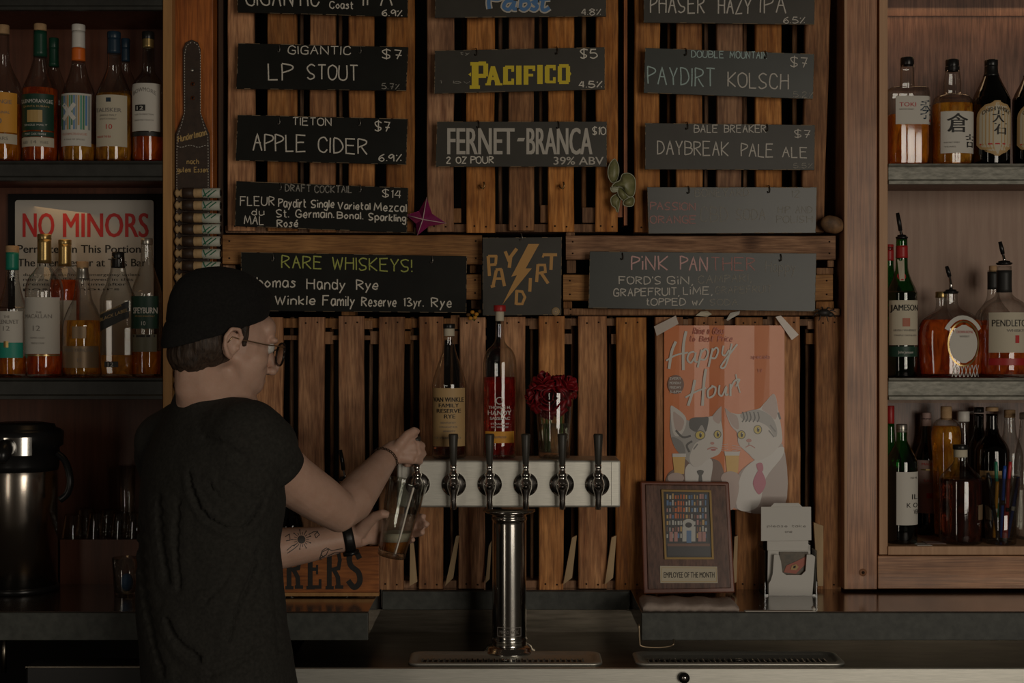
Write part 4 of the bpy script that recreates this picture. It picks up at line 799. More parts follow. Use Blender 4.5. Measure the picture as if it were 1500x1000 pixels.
mb = MB().mat(STEELV); mb.lathe((cx, cy), [(r*s3, max(DZ+.0005, zat(y, 2.99))) for r, y in prof], 48); mb.build('column', t)
mb = MB().mat(STEELV); zb_ = DZ; mb.lathe((cx, cy), [(38*s3, zb_), (38*s3, zb_+.004), (34*s3, zb_+.006), (33*s3, zb_+.012), (28*s3, zb_+.016)], 48); mb.build('base_flange', t)
f = lambda x, y: Vector((cx+(x-746)*s3, cy-math.sqrt(max(0, (25.0*s3)**2-((x-746)*s3)**2))-.0006, zat(y, 2.92)))
mb = MB().mat(INKG); 
for pts in ([(729, 925), (763, 925)], [(763, 925), (763, 938)], [(763, 938), (729, 938)], [(729, 938), (729, 925)]): ribbon(mb, [(pts[0][0]+(pts[1][0]-pts[0][0])*i/6, pts[0][1]+(pts[1][1]-pts[0][1])*i/6) for i in range(7)], .8, f)
btext(mb, 'MICRO MATIC', 732, 934, 5, 760, f); mb.build('maker_plate', t)
def faucet(px, tilt=0):
    d = 2.94; c = P(px, 709, d); s = 2.93/FPX; s9 = s
    m = MB().mat(CHROME); 
    def disc(y0, y1, r0, r1): m.tube([c+Vector((0, y0, 0)), c+Vector((0, y1, 0))], [r0, r1], 28)
    m.smooth = True
    disc(0, -.004, .0255, .0255); disc(-.010, -.022, .0115, .0115); disc(-.004, -.007, .015, .013)
    m.mat(pm('tap recess', (.16, .15, .14), rough=.25, metal=1)); disc(-.0041, -.0055, .0225, .0215)
    sh = m.build('shank_flange', TOW)
    m = MB().mat(CHROME); y0 = c.y-.030
    # body: upright barrel, spout below, collar and lever above
    pr = [(.004, -.050), (.0062, -.049), (.0066, -.030), (.0075, -.020), (.0095, -.014), (.0125, -.006), (.0130, .004), (.0115, .011), (.009, .015), (.009, .019), (.0105, .020), (.0105, .025), (.007, .027), (.007, .032)]
    m.lathe((c.x, y0), [(r, c.z+z) for r, z in pr], 24)
    m.tube([(c.x, c.y-.018, c.z), (c.x, y0-.004, c.z)], [.010, .012], 20)
    m.tube([(c.x, y0-.010, c.z-.001), (c.x, y0-.0155, c.z-.001)], [.0085, .0075], 20); m.mat(pm('tap recess', (.1, .1, .1))); m.tube([(c.x, y0-.0155, c.z-.001), (c.x, y0-.0158, c.z-.001)], [.0045, .0045], 16)
    fo = m.build('faucet', TOW)
    m = MB().mat(CHROME); top = Vector((c.x, y0, c.z+.032)); ax = Vector((0, -math.sin(tilt), math.cos(tilt)))
    m.tube([top, top+ax*.006, top+ax*.012], [.0055, .0075, .0065], 18); m.build('handle_collar', fo)
    m = MB().mat(pm('matt black tap handle', (.035, .032, .026), (.05, .045, .037), 60, rough=.42)); b0 = .0075
    m.tube([top+ax*.011, top+ax*.014, top+ax*.045, top+ax*.073, top+ax*.076], [.0055, .0066, .0082, .0102, .0090], 24); m.build('handle', fo)
for px in (665, 717.5, 770, 823, 875): faucet(px)
faucet(612, .35)
def tray(x0, x1, label):
    t = thing('drip_tray', label, 'drip tray', P((x0+x1)/2, 960, 2.93), 'drip trays on the steel deck')
    ya, yb = -.338, -.222; xa = P(x0, 0, 2.865).x; xb = P(x1, 0, 2.865).x
    def ring(o, z, r=.022):
        pts = []
        for cx_, cy_, a0 in ((xb-o-r, yb-o-r, 0), (xa+o+r, yb-o-r, 90), (xa+o+r, ya+o+r, 180), (xb-o-r, ya+o+r, 270)):
            for k in range(6): a = math.radians(a0+18*k); pts.append((cx_+r*math.cos(a), cy_+r*math.sin(a), z))
        return pts
    MB().mat(STEEL).loft([ring(.000, DZ), ring(.000, DZ+.004), ring(.003, DZ+.0055), ring(.010, DZ+.0055), ring(.016, DZ+.001), ring(.017, DZ+.0005)], cap=True).build('tray_rim', t)
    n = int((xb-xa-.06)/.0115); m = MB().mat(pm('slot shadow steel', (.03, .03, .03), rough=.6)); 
    mesh = None
    for i in range(n):
        x = xa+.03+i*.0115
        m.box(x, x+.006, ya+.026, ya+.052, DZ+.0006, DZ+.0012)
    ob = m.build('drain_slots', t, kind='stuff')
    m = MB().mat(STEELV); 
    for i in range(n+1): m.box(xa+.0265+i*.0115, xa+.0295+i*.0115, ya+.024, ya+.054, DZ+.0012, DZ+.003)
    m.build('grille_bars', t, kind='stuff')
    m = MB().mat(CHROME); c = Vector(((xa+xb)/2, ya+.035, DZ+.0035)); m.lathe((c.x, c.y), [(.008, c.z), (.008, c.z+.002), (.004, c.z+.003)], 16); m.build('drain_cap', t)
tray(597, 883, 'stainless drip tray below the column base'); tray(932, 1240, 'stainless drip tray below the overhanging right countertop' if False else 'stainless drip tray under the plaque end of the counter')
m = MB().mat(pm('dull brass wire', (.35, .27, .18), rough=.35, metal=.9)); m.smooth = True
m.tube([tuple(v) for v in catmull([P(936, 914, 2.91), P(937, 938, 2.91), P(940, 946, 2.91), P(962, 948, 2.91), P(982, 946, 2.91), P(987, 942, 2.91), P(987, 934, 2.935)], 4)], .0022, 8)
m.build('wire_handle', None, 'bent brass wire handle hanging below the counter corner', 'handle')

# ------------------------------------------------------------------ roses in a pint glass
gx, gd = 812, 2.99; s = gd/FPX; c = P(gx, 0, gd); bz = 1.2717
t = thing('flower_glass', 'pint glass of water holding the red roses on the steel box', 'glass', (c.x, c.y, bz))
MB().mat(GLTW).lathe((c.x, c.y), [(15*s, bz+.006), (22*s, bz+.0005), (23*s, bz+.003), (24*s, zat(640, gd)), (28*s, zat(575, gd)), (28*s, zat(573, gd)), (27*s, zat(573, gd)), (23*s, zat(640, gd)), (21.5*s, bz+.012), (8*s, bz+.011)], 32).build('glass', t)
MB().mat(WATERQ).lathe((c.x, c.y), [(20*s, bz+.013), (22*s, zat(640, gd)), (22.8*s, zat(620, gd))], 28).build('water', t)
ROSE = pm('dark red petal', (.11, .003, .006), (.30, .008, .015), 40, rough=.45, bump=.2); STEM = pm('rose stem green', (.10, .16, .03), (.18, .26, .05), 30, rough=.5)
def rose(px, py, R, tiltv, sx, label):
    c0 = P(px, py, 2.965 if R > .028 else 2.985); base = P(sx, 668, 2.99); base.z = bz+.02
    t = thing('rose', label, 'flower', base, 'red roses in the pint glass')
    ax = Vector(tiltv).normalized(); M = ax.to_track_quat('Z', 'Y').to_matrix()
    m = MB().mat(STEM); m.smooth = True; mid = (base+c0)/2; mid.z = (base.z*.4+c0.z*.6)
    mouth = P(sx+(px-sx)*.35, 600, 2.99)
    m.tube([tuple(v) for v in catmull([base, mouth, c0-ax*R*.9], 5)], .0028, 8); m.build('stem', t)
    rnd = random.Random(int(px)); 
    for layer in range(5):
        n = 3+layer; rr = R*(.30+.17*layer); h = R*(1.15-.12*layer)
        for k in range(n):
            a0 = 2*PI*k/n+layer*.9; wv = PI/n*1.7; rows = []
            cr = rnd.uniform(-.15, .15)
            for i in range(6):
                v = i/5; row = []
                for j in range(7):
                    u = -1+2*j/6; a = a0+u*wv*.62*(.45+.55*math.sin(PI*(.15+.7*v)))
                    r = rr*(.25+.85*v**.7)+R*.13*max(0, v-.7)*3*(layer > 1)+R*.03*math.sin(3*u+k)+.002*u*u
                    z = -R*.8+(h+R*.55)*v-R*.28*layer*.5*v*v-(u*u)*R*.22*v+R*cr*v*.4-(R*.22*max(0, v-.8)*4*(layer > 2))
                    row.append(c0+M @ Vector((r*math.cos(a), r*math.sin(a), z*.8)))
                rows.append(row)
            m = MB().mat(ROSE); m.loft(rows, closed=False); p_ = m.build('petal', t); so = p_.modifiers.new('thick', 'SOLIDIFY'); so.thickness = .0009
    for k in range(2):
        a = k*2.5; m = MB().mat(STEM); m.smooth = True; b0 = c0-ax*R*.8; dr = M @ Vector((math.cos(a), math.sin(a), -.6)); m.tube([b0, b0+dr*R*.5, b0+dr*R*.9], [.001, .003, .0005], 6); m.build('sepal', t)
rose(806, 583, .036, (-.2, -.9, .25), 806, 'largest red rose facing out in the middle of the bunch')
rose(832, 563, .027, (.6, -.35, .55), 818, 'red rose nearest the lone plain pallet slat, leaning toward the cat poster')
rose(797, 558, .028, (-.1, -.3, .9), 802, 'red rose topping the bunch')
rose(782, 579, .026, (-.8, -.4, .3), 798, 'dark rose nearest the red rye bottle')
# ------------------------------------------------------------------ cat poster
t = thing('happy_hour_poster', 'orange Happy Hour poster of two cats in suits toasting with beer', 'poster', P(1061, 745, 3.195))
POR = pm('poster orange', (.66, .18, .05), (.74, .24, .08), 6, rough=.42, coat=.25)
PWASH = pm('poster pale wash', (.60, .42, .36), rough=.42, coat=.2)
d = 3.192
mb = MB().mat(POR); rings = []
for i in range(9):
    x = 973+(1149-973)*i/8; w_ = .0025*math.sin(i*1.1)
    rings.append([P(x, 746-(.0 if i < 6 else 1), d)+Vector((0, -abs(w_)*.6, 0)), P(x, 476.5, d)+Vector((0, -abs(w_), 0)), P(x, 476.5, d)+Vector((0, .0006, 0)), P(x, 746, d)+Vector((0, .0006, 0))])
mb.loft(rings, smooth=False); mb.build('paper', t)
def PC(name, c): return pm('poster '+name, c, rough=.42, coat=.2)
cW = PC('white fur', (.62, .58, .54)); cG = PC('grey fur', (.22, .21, .20)); cD = PC('dark fur', (.10, .095, .09)); cEAR = PC('inner ear', (.50, .38, .34)); cEYE = PC('yellow eye', (.62, .48, .10)); cK = PC('black', (.02, .018, .018)); cBR = PC('brown suit', (.20, .12, .09)); cTAUPE = PC('taupe suit', (.42, .34, .31)); cTIE = PC('pink tie', (.50, .13, .20)); cBEER = PC('beer', (.72, .45, .12)); cNOSE = PC('nose', (.52, .24, .20)); cSH = PC('shirt', (.66, .63, .60)); cM = PC('medium fur', (.38, .36, .34))
LAY = [0]
pm_ = MB()
def blob(pts, m, smooth=True):
    LAY[0] += 1; f_ = flat(d-.0028-.00002*LAY[0])
    q = [tuple(v[:2]) for v in catmull([(x, y, 0) for x, y in pts], 5, True)] if smooth else pts
    pm_.mat(m)
    cx_ = sum(p[0] for p in q)/len(q); cy_ = sum(p[1] for p in q)/len(q); b = len(pm_.v)
    pm_.v += [f_(*p) for p in q]; pm_.face(range(b, b+len(q)))
def circ(x, y, rx, ry, m, a=0): blob([(x+rx*math.cos(i*PI/4)*math.cos(a)-ry*math.sin(i*PI/4)*math.sin(a), y+rx*math.cos(i*PI/4)*math.sin(a)+ry*math.sin(i*PI/4)*math.cos(a)) for i in range(8)], m)
def line(pts, w_, m): LAY[0] += 1; pm_.mat(m); ribbon(pm_, [tuple(v[:2]) for v in catmull([(x, y, 0) for x, y in pts], 4)], w_, flat(d-.0028-.00002*LAY[0]))
# jackets
blob([(976, 700), (990, 685), (1004, 672), (1046, 672), (1060, 690), (1066, 746), (976, 746)], cBR); blob([(1008, 680), (1042, 672), (1040, 710), (1034, 746), (1012, 746), (1004, 705)], cSH)
blob([(1079, 700), (1096, 680), (1110, 672), (1146, 650), (1148, 744), (1076, 744)], cTAUPE); blob([(1102, 676), (1144, 654), (1146, 668), (1122, 700), (1110, 742), (1080, 744), (1084, 700)], cSH)
# heads
blob([(984, 598), (990, 606), (1010, 616), (1028, 611), (1040, 612), (1055, 597), (1057, 618), (1059, 640), (1055, 662), (1040, 670), (1020, 684), (1004, 672), (989, 656), (982, 634), (982, 612)], cM)
blob([(1036, 612), (1052, 612), (1058, 625), (1058, 648), (1054, 664), (1038, 672), (1020, 684), (1010, 672), (1018, 650), (1032, 640)], cW)
blob([(982, 598), (988, 596), (1005, 612), (1000, 634), (987, 636)], cW); blob([(986, 604), (992, 606), (1002, 616), (998, 630), (989, 628)], cEAR)
blob([(1055, 596), (1057, 599), (1054, 620), (1044, 612)], cEAR)
blob([(1012, 613), (1030, 611), (1038, 612), (1034, 632), (1028, 622), (1020, 632), (1010, 626)], cD)
blob([(984, 640), (1000, 648), (1004, 668), (992, 660)], cG); line([(1014, 646), (1006, 652), (1010, 662)], 3, cD); line([(1022, 650), (1016, 658)], 2, cG); line([(990, 630), (1000, 640), (1012, 638)], 3, cD)
blob([(1062, 598), (1070, 604), (1084, 606), (1096, 602), (1112, 598), (1120, 590), (1134, 577), (1140, 600), (1146, 640), (1142, 652), (1126, 668), (1108, 674), (1096, 664), (1082, 650), (1080, 634), (1070, 622)], cW)
blob([(1062, 598), (1070, 604), (1080, 610), (1082, 628), (1072, 622)], cEAR); blob([(1116, 598), (1126, 584), (1134, 577), (1139, 598), (1136, 614), (1126, 606)], cEAR)
blob([(1084, 608), (1096, 602), (1112, 600), (1130, 610), (1138, 628), (1136, 640), (1124, 624), (1106, 616), (1092, 616)], cM)
for x in (1088, 1093, 1098, 1104, 1110): line([(x, 603), (x+2, 612), (x-1, 618)], 1.8, cD)
line([(1128, 622), (1136, 632)], 2, cG); line([(1126, 630), (1134, 640)], 2, cG); line([(1140, 604), (1143, 614)], 3, cD)
for (x, y, rx, ry, a) in ((1025.5, 637, 6.5, 5.8, 0), (1051, 636, 4.5, 5.2, 0), (1086, 636.5, 5, 5.5, 0), (1110, 629, 5.2, 5.8, 0)):
    circ(x, y, rx+1.2, ry+1.0, cD); circ(x, y, rx, ry, cEYE); circ(x+.6, y, 1.8, 3.6, cK); circ(x+1.5, y-2, .8, .8, cSH)
circ(1043.5, 649, 3, 2, cNOSE); line([(1036, 658), (1044, 655), (1051, 657)], 2, cNOSE); circ(1045, 658.5, 4, 1.6, PC('mouth', (.45, .12, .12)))
circ(1097, 645, 4, 2.6, cNOSE); line([(1097, 648), (1097, 652)], .9, cG); line([(1092, 655), (1099, 652), (1106, 656)], 1.4, cNOSE)
for i in range(4):
    line([(1052, 652+i*2), (1066, 650+i*4)], .5, cSH); line([(1086, 654+i*2), (1072, 652+i*4)], .5, cSH)
# tie, bow tie
blob([(1021, 690), (1026, 688), (1031, 690), (1028, 696), (1024, 696)], cD); blob([(1024, 696), (1028, 696), (1031, 722), (1022, 722)], cD, False)
blob([(1108, 680), (1116, 678), (1118, 688), (1112, 692)], cTIE); blob([(1110, 690), (1116, 690), (1122, 708), (1112, 724), (1103, 708)], cTIE)
# beers and paws
blob([(985, 666), (1004, 666), (1002, 694), (988, 694)], cBEER, False); blob([(985, 664), (1005, 664), (1005, 669), (985, 669)], cSH, False); circ(990, 700, 12, 8, cEAR)
blob([(1062, 664), (1083, 664), (1081, 692), (1065, 692)], cBEER, False); blob([(1061, 661), (1084, 661), (1083, 667), (1062, 667)], cSH, False); circ(1070, 700, 14, 10, cEAR)
blob([(1060, 700), (1082, 706), (1076, 742), (1064, 742)], cEAR)
pm_.build('printed_cats', t)
mb = MB().mat(PC('lettering', (.62, .60, .54))); mp = flat(d-.0045)
def scr(pts, w_=3.2): ribbon(mb, [tuple(v[:2]) for v in catmull([(x, y, 0) for x, y in pts], 5)], w_, mp)
scr([(990, 500), (984, 515), (980, 540)], 4); scr([(1005, 485), (1001, 508), (1001, 542)], 4); scr([(976, 528), (990, 520), (1008, 516)], 2.5)
scr([(1017, 515), (1010, 517), (1007, 526), (1012, 531), (1018, 522), (1019, 516), (1018, 528), (1022, 530)], 2.8)
scr([(1028, 512), (1022, 538)], 3); scr([(1026, 518), (1033, 511), (1037, 516), (1033, 526), (1026, 526)], 2.6)
scr([(1044, 510), (1038, 537)], 3); scr([(1042, 516), (1049, 509), (1052, 514), (1048, 524), (1042, 524)], 2.6)
scr([(1060, 506), (1058, 518), (1063, 520), (1068, 512)], 2.6); scr([(1072, 503), (1068, 520), (1062, 537), (1056, 538), (1060, 530), (1080, 504)], 2.6)
scr([(1018, 556), (1014, 575), (1008, 594)], 4); scr([(1034, 540), (1031, 562), (1029, 594)], 4); scr([(1004, 582), (1018, 574), (1034, 568)], 2.5)
scr([(1044, 566), (1037, 572), (1038, 582), (1046, 578), (1048, 568), (1042, 565)], 2.8); scr([(1054, 564), (1053, 576), (1058, 579), (1064, 566), (1063, 578), (1067, 577)], 2.6); scr([(1070, 562), (1070, 580)], 3); scr([(1070, 570), (1076, 558), (1083, 556), (1078, 566)], 2.6); scr([(1078, 548), (1080, 560), (1084, 575)], 2)
mb.mat(PC('red script', (.50, .10, .04))); chalk(mb, 'Raise a Glass', 1015, 489, 9, 1060, mp, 1.1, slant=.2); chalk(mb, 'to Best Price', 1010, 500, 8, 1072, mp, 1.1, slant=.2)
for sx_ in ((1100, 1128, 525), (1110, 1116, 545)): chalk(mb, 'specials' if sx_[0] == 1100 else 'W', sx_[0], sx_[2], 5, sx_[1], mp, .8)
mb.mat(PC('badge brown', (.20, .11, .08))); mb.poly([mp(990+12*math.cos(-i*PI/10), 563+14*math.sin(-i*PI/10)) for i in range(20)])
mb.mat(cSH); mp2 = flat(d-.0049)
for i, s_ in enumerate(('EVERY', 'MONDAY', 'FRIDAY', '3-6PM')): btext(mb, s_, 981, 556+i*6.5, 4, 998, mp2, bold=.02)
mb.build('printed_lettering', t)
TAPE = pm('clear tape', (.62, .52, .44), rough=.25, trans=.25)
for q in ([(958, 478), (990, 462), (994, 474), (962, 492)], [(1136, 464), (1144, 462), (1170, 490), (1160, 498)]): MB().mat(TAPE).quadslab(q, 3.1865, 3.1868).build('tape_strip', t)
for i, pts in enumerate(([(1019, 462), (1027, 456), (1036, 455), (1043, 460), (1036, 464), (1028, 463)], [(1064, 468), (1070, 458), (1084, 455), (1083, 460), (1072, 466), (1066, 470)])):
    mb = MB().mat(PAPER if i else CREAM); a = [P(x, y, 3.180+.004*(k % 2)) for k, (x, y) in enumerate(pts)]; a = a[::-1]
    mb.loft([[p+Vector((0, .003, 0)) for p in a], a], smooth=False).build('tape_scrap', None, ['cream scrap of torn tape above the poster', 'white scrap of torn tape above the poster'][i], 'tape', 'tape scraps above the poster')
# ------------------------------------------------------------------ plaque
WAL2 = pm('walnut plaque', (.13, .055, .035), (.24, .12, .08), 8, (9, 9, .8),   .5, grain=True, coat=.08); MAHO = pm('mahogany edge', (.16, .045, .025), (.22, .07, .035), 9, rough=.4, coat=.15)
t = thing('award_plaque', 'walnut EMPLOYEE OF THE MONTH plaque with a framed shop photo', 'plaque', (P(1008, 0, 3.12).x, -.08, CT))
def leanf(x, y, o=0):      # plane of the leaning plaque: foot d 3.07, top d 3.15
    tt = (872-y)/(872-705); dd = 3.12+.048*tt; p = P(x, y, dd); p.y -= o; return p
def lq(mb, q, o0, o1):     # slab on that plane
    fr = [leanf(x, y, o0) for x, y in (q[3], q[2], q[1], q[0])]; bk = [leanf(x, y, o1) for x, y in (q[3], q[2], q[1], q[0])]
    mb.hexa(fr+bk)
mb = MB().mat(MAHO); lq(mb, [(938, 705), (1068, 706), (1077, 868), (943, 870)], 0, -.018); mb.build('backboard', t, bevel=.003)
mb = MB().mat(WAL2); lq(mb, [(945, 709), (1063, 710), (1071, 861), (949, 863)], .004, 0); mb.build('face_panel', t, bevel=.002)
mb = MB().mat(GOLDC)
mb.mat(pm('aged gold moulding', (.20, .13, .05), rough=.45, metal=.6))
for q in ([(968, 716), (1041, 717), (1041, 720), (968, 719)], [(968, 716), (971, 716), (976, 818), (973, 818)], [(1038, 717), (1041, 717), (1045, 818), (1042, 818)], [(973, 815), (1045, 815), (1045, 818), (973, 818)]): lq(mb, q, .010, .004)
fr = mb.build('photo_frame', t)
mb = MB().mat(BLKP); lq(mb, [(971, 719), (1038, 720), (1042, 815), (976, 815)], .0065, .004); mb.build('photo_mount', t)
mb = MB(); rnd = random.Random(5); colr = [pm('photo '+n_, c_, rough=.3) for n_, c_ in (('orange', (.6, .14, .03)), ('amber', (.55, .35, .12)), ('blue', (.10, .20, .38)), ('white', (.5, .5, .47)), ('brown', (.18, .08, .05)), ('dark', (.03, .03, .035)), ('pink', (.45, .22, .2)))]
def pq(x0, y0, x1, y1, m, o=.0072): mb.mat(m); mb.poly([leanf(x0, y1, o), leanf(x1, y1, o), leanf(x1, y0, o), leanf(x0, y0, o)])
pq(975, 721, 1037, 796, colr[5])
for r_ in range(7):
    for c_ in range(15):
        x = 976+c_*4; y = 722+r_*9.5; m_ = colr[0] if 986 < x < 1004 and r_ < 4 else rnd.choice([colr[1], colr[2], colr[3], colr[4], colr[1], colr[3], colr[6]])
        pq(x, y+rnd.uniform(0, 3), x+rnd.uniform(1.4, 3), y+8, m_, .0074)
pq(977, 795, 1039, 813, colr[5], .0076); pq(977, 795, 1039, 799, colr[4], .0078)
mb.mat(colr[3]); mb.poly([leanf(1008+9*math.cos(-i*PI/7), 766+7*math.sin(-i*PI/7), .0080) for i in range(14)]); pq(999, 770, 1018, 792, colr[3], .0079)
mb.mat(colr[5]); mb.poly([leanf(1008+5*math.cos(-i*PI/6), 768+4*math.sin(-i*PI/6), .0084) for i in range(12)]); pq(1005, 776, 1012, 794, colr[2], .0083)
for q_ in (980, 987, 1022, 1028): pq(q_, 778, q_+5, 792, rnd.choice([colr[2], colr[6], colr[3]]), .0080)
mb.build('photo_print', fr)
mb = MB().mat(CREAM); lq(mb, [(966.5, 828), (1050, 829), (1051, 853), (967, 853)], .0055, .004); np_ = mb.build('name_plate', t)
mb = MB().mat(INKGOLD); f = lambda x, y: leanf(x, y, .0058)
for a, b_ in (((969, 830.5), (1048.5, 831)), ((1048.5, 831), (1049, 851)), ((1049, 851), (969, 851)), ((969, 851), (969, 830.5))): ribbon(mb, [a, b_], .7, f)
mb.mat(INK); f = lambda x, y: leanf(x, y, .0062)
btext(mb, 'EMPLOYEE OF THE MONTH', 972, 845, 8.5, 1046, f); mb.build('engraved_lettering', np_)
# folded bar towel at the counter edge
t0 = MB().mat(pm('grubby towel', (.34, .27, .23), (.44, .36, .31), 40, rough=.95, bump=.6)); rings = []
for i in range(25):
    u = i/24; x = 942+(1082-942)*u; e = .0008+.0015*abs(math.sin(i*1.7)); ring = []
    zt = CT+.018*(1-.25*u)+.0015*math.sin(i*.9)
    if i in (0, 24): zt -= .005
    for (yy, zz) in ((-.262, CT+.0002), (-.268, CT+.006+e), (-.264, zt-.003), (-.255, zt), (-.20, zt+e), (-.165, zt-.002), (-.16, CT+.004), (-.165, CT+.0002)):
        ring.append((P(x, 0, 2.94).x, yy+.002*math.sin(i*2.3), zz))
    rings.append(ring)
t0.loft(rings).build('bar_towel', None, 'folded grubby white bar towel along the counter edge in front of the plaque', 'towel')
mb = MB().mat(PAPER); mb.box(P(1091, 0, 2.94).x, P(1194, 0, 2.94).x, -.268, -.252, CT+.0002, CT+.0012); mb.tube([(P(1192, 0, 2.94).x, -.262, CT+.004), (P(1194, 0, 2.94).x, -.24, CT+.004)], .0035, 10); mb.build('straw_wrapper', None, 'white paper straw wrapper lying on the counter edge below the card holder', 'paper')
# ------------------------------------------------------------------ card holder
t = thing('card_holder', 'clear acrylic holder filled with white cards beside the plaque', 'card holder', (P(1156, 0, 3.12).x, -.08, CT))
ACR = thinglass('acrylic', (.93, .95, .95), .12); CARD = pm('white card', (.62, .60, .56), rough=.55)
x0, x1 = P(1120, 0, 3.12).x, P(1197, 0, 3.12).x
zc = lambda y: zat(y, 3.12)
mb = MB().mat(ACR)
for q in ((x0, x0+.0025, -.08, -.005, CT, zc(806)), (x1-.0025, x1, -.08, -.005, CT, zc(806)), (x0, x1, -.08, -.005, CT, CT+.003), (x0, x1, -.007, -.005, CT, zc(800))): mb.box(*q)
mb.build('acrylic_tray', t)
def slabpoly(mb, pts, y, th=.002):     # pts in px, counter-clockwise as seen
    y += .05; b_ = [P(x, yy, y-CY) for x, yy in pts]; mb.loft([[p+Vector((0, th, 0)) for p in b_], b_], smooth=False)
mb = MB().mat(CARD); pts = [(1126, 872), (1190, 872), (1194, 815), (1189, 812), (1182, 812), (1180, 836), (1174, 842), (1152, 842), (1146, 838), (1144, 822), (1141, 812), (1134, 812), (1132, 840), (1129, 850), (1126, 855)]
slabpoly(mb, pts, -.132, .004); mb.build('front_insert', t)
mb = MB().mat(pm('dark photo card', (.06, .05, .035), (.14, .10, .06), 60, rough=.4)); slabpoly(mb, [(1142, 846), (1184, 846), (1184, 808), (1142, 808)], -.122, .003)
mb.mat(pm('lizard red', (.40, .12, .08), rough=.5)); slabpoly(mb, [(1148, 838), (1166, 840), (1180, 826), (1182, 814), (1166, 822), (1152, 828)], -.1235, .001); mb.mat(TAN)
slabpoly(mb, [(1158, 834), (1166, 835), (1170, 830), (1166, 826), (1160, 828)], -.125, .001); mb.mat(INK); slabpoly(mb, [(1162, 832), (1165, 832), (1166, 828.5), (1163, 828.5)], -.126, .001); mb.build('picture_card', t)
mb = MB().mat(CARD)
for i in range(5): slabpoly(mb, [(1124+i, 868), (1188-i, 868), (1187, 806-i*2), (1125, 806-i*2)], -.118+i*.010, .0015)
mb.build('card_stack', t)
mb = MB().mat(CARD); slabpoly(mb, [(1124, 806), (1184, 806), (1184, 790), (1124, 790)], -.115, .003); slabpoly(mb, [(1115, 792), (1188.5, 791), (1188, 742), (1115, 742)], -.128, .003); slabpoly(mb, [(1128, 743), (1176, 743), (1170, 736.5), (1134, 736.5)], -.126, .002)
tc_ = mb.build('tent_card', t)
mb = MB().mat(INKG); chalk(mb, 'please take', 1124, 772, 3.5, 1180, lambda x, y: P(x, y, 3.1212), .5); chalk(mb, 'one', 1150, 780, 3.5, 1160, lambda x, y: P(x, y, 3.1212), .5); mb.build('handwriting', tc_)
# ------------------------------------------------------------------ painted crate board
t = thing('crate_board', 'orange wooden crate side stencilled with black letters KERS', 'sign', P(480, 872, 3.10))
mb = MB().mat(pm('orange crate wood', (.42, .13, .03), (.56, .20, .05), 8, (.6, 8, 8), .5, grain=True, coat=.2)); mb.pbox(340, 800, 555, 868, 3.10, 3.115); mb.build('board', t, bevel=.001)
mb = MB().mat(OCHREW); mb.pbox(340, 868, 555, 873, 3.095, 3.115); mb.build('bottom_batten', t)
mb = MB().mat(INK); mp = flat(3.0992)
def BR(x0, y0, x1, y1): mb.poly([mp(x0, y1), mp(x1, y1), mp(x1, y0), mp(x0, y0)])
for x, ch in ((385, 'K'), (418, 'R'), (449, 'E'), (477, 'R'), (508, 'S')):
    if ch in 'ER K': BR(x+2, 808, x+9, 862); BR(x, 806, x+12, 811); BR(x, 858, x+12, 863)
    if ch == 'E': BR(x+8, 806, x+22, 811); BR(x+18, 806, x+22, 820); BR(x+8, 831, x+17, 836); BR(x+14, 827, x+17, 841); BR(x+8, 857, x+22, 862); BR(x+18, 848, x+22, 862)
    if ch == 'R': ribbon(mb, [(x+8, 808), (x+19, 810), (x+21, 820), (x+19, 832), (x+8, 834)], 5.5, mp); ribbon(mb, [(x+12, 834), (x+18, 845), (x+19, 860)], 6.5, mp); BR(x+14, 857, x+26, 862)
    if ch == 'S': ribbon(mb, [tuple(v[:2]) for v in catmull([(x+19, 818, 0), (x+12, 807, 0), (x+4, 814, 0), (x+6, 828, 0), (x+17, 838, 0), (x+19, 852, 0), (x+11, 860, 0), (x+2, 850, 0)], 5)], 8, mp)
mb.build('stencilled_letters', t)
# ------------------------------------------------------------------ airpot
c = P(30, 0, 3.19); s = 3.19/FPX
t = thing('airpot', 'steel coffee airpot with black lid on the dark counter', 'airpot', (c.x, c.y, CT))
zz = lambda y: zat(y, 3.19)
MB().mat(pm('airpot steel', (.50, .44, .38), (.60, .54, .47), 40, (30, 30, .5), .22, metal=1)).lathe((c.x, c.y), [(52*s, CT+.012), (52*s, zz(700)), (51*s, zz(686)), (49*s, zz(682))], 48).build('body', t)
MB().mat(BLKP).lathe((c.x, c.y), [(50*s, CT), (54*s, CT+.001), (54.5*s, CT+.010), (52.5*s, CT+.014)], 48).build('base_ring', t)
MB().mat(BLKP).lathe((c.x, c.y), [(53*s, zz(688)), (54.5*s, zz(680)), (55*s, zz(655)), (60*s, zz(652)), (61*s, zz(632)), (56*s, zz(628)), (50*s, zz(626)), (48*s, zz(621)), (30*s, zz(618)), (10*s, zz(618))], 48).build('lid', t)
mb = MB().mat(STEELV); rg = []
for i in range(9):
    a = math.radians(-92+i*4.5); rg.append([(c.x+61.3*s*math.cos(a)*1.0, c.y+61.3*s*math.sin(a), zz(663)), (c.x+61.3*s*math.cos(a), c.y+61.3*s*math.sin(a), zz(637))])
mb.loft(rg, closed=False); mb.build('lid_strip', t)
mb = MB().mat(BLKP); mb.smooth = True; mb.tube([tuple(v) for v in catmull([P(84, 664, 3.17), P(96, 676, 3.16), P(103, 702, 3.15), P(99, 722, 3.15), P(88, 732, 3.15)], 5)], [.008]*21, 10); mb.build('carry_handle', t)
mb = MB().mat(BLKP); mb.smooth = True; mb.tube([P(10, 655, 3.12), P(8, 657, 3.08), P(4, 664, 3.04), P(2, 676, 3.03)], [.02, .02, .018, .012], 16); mb.build('spout', t)
mb = MB().mat(CREAM)
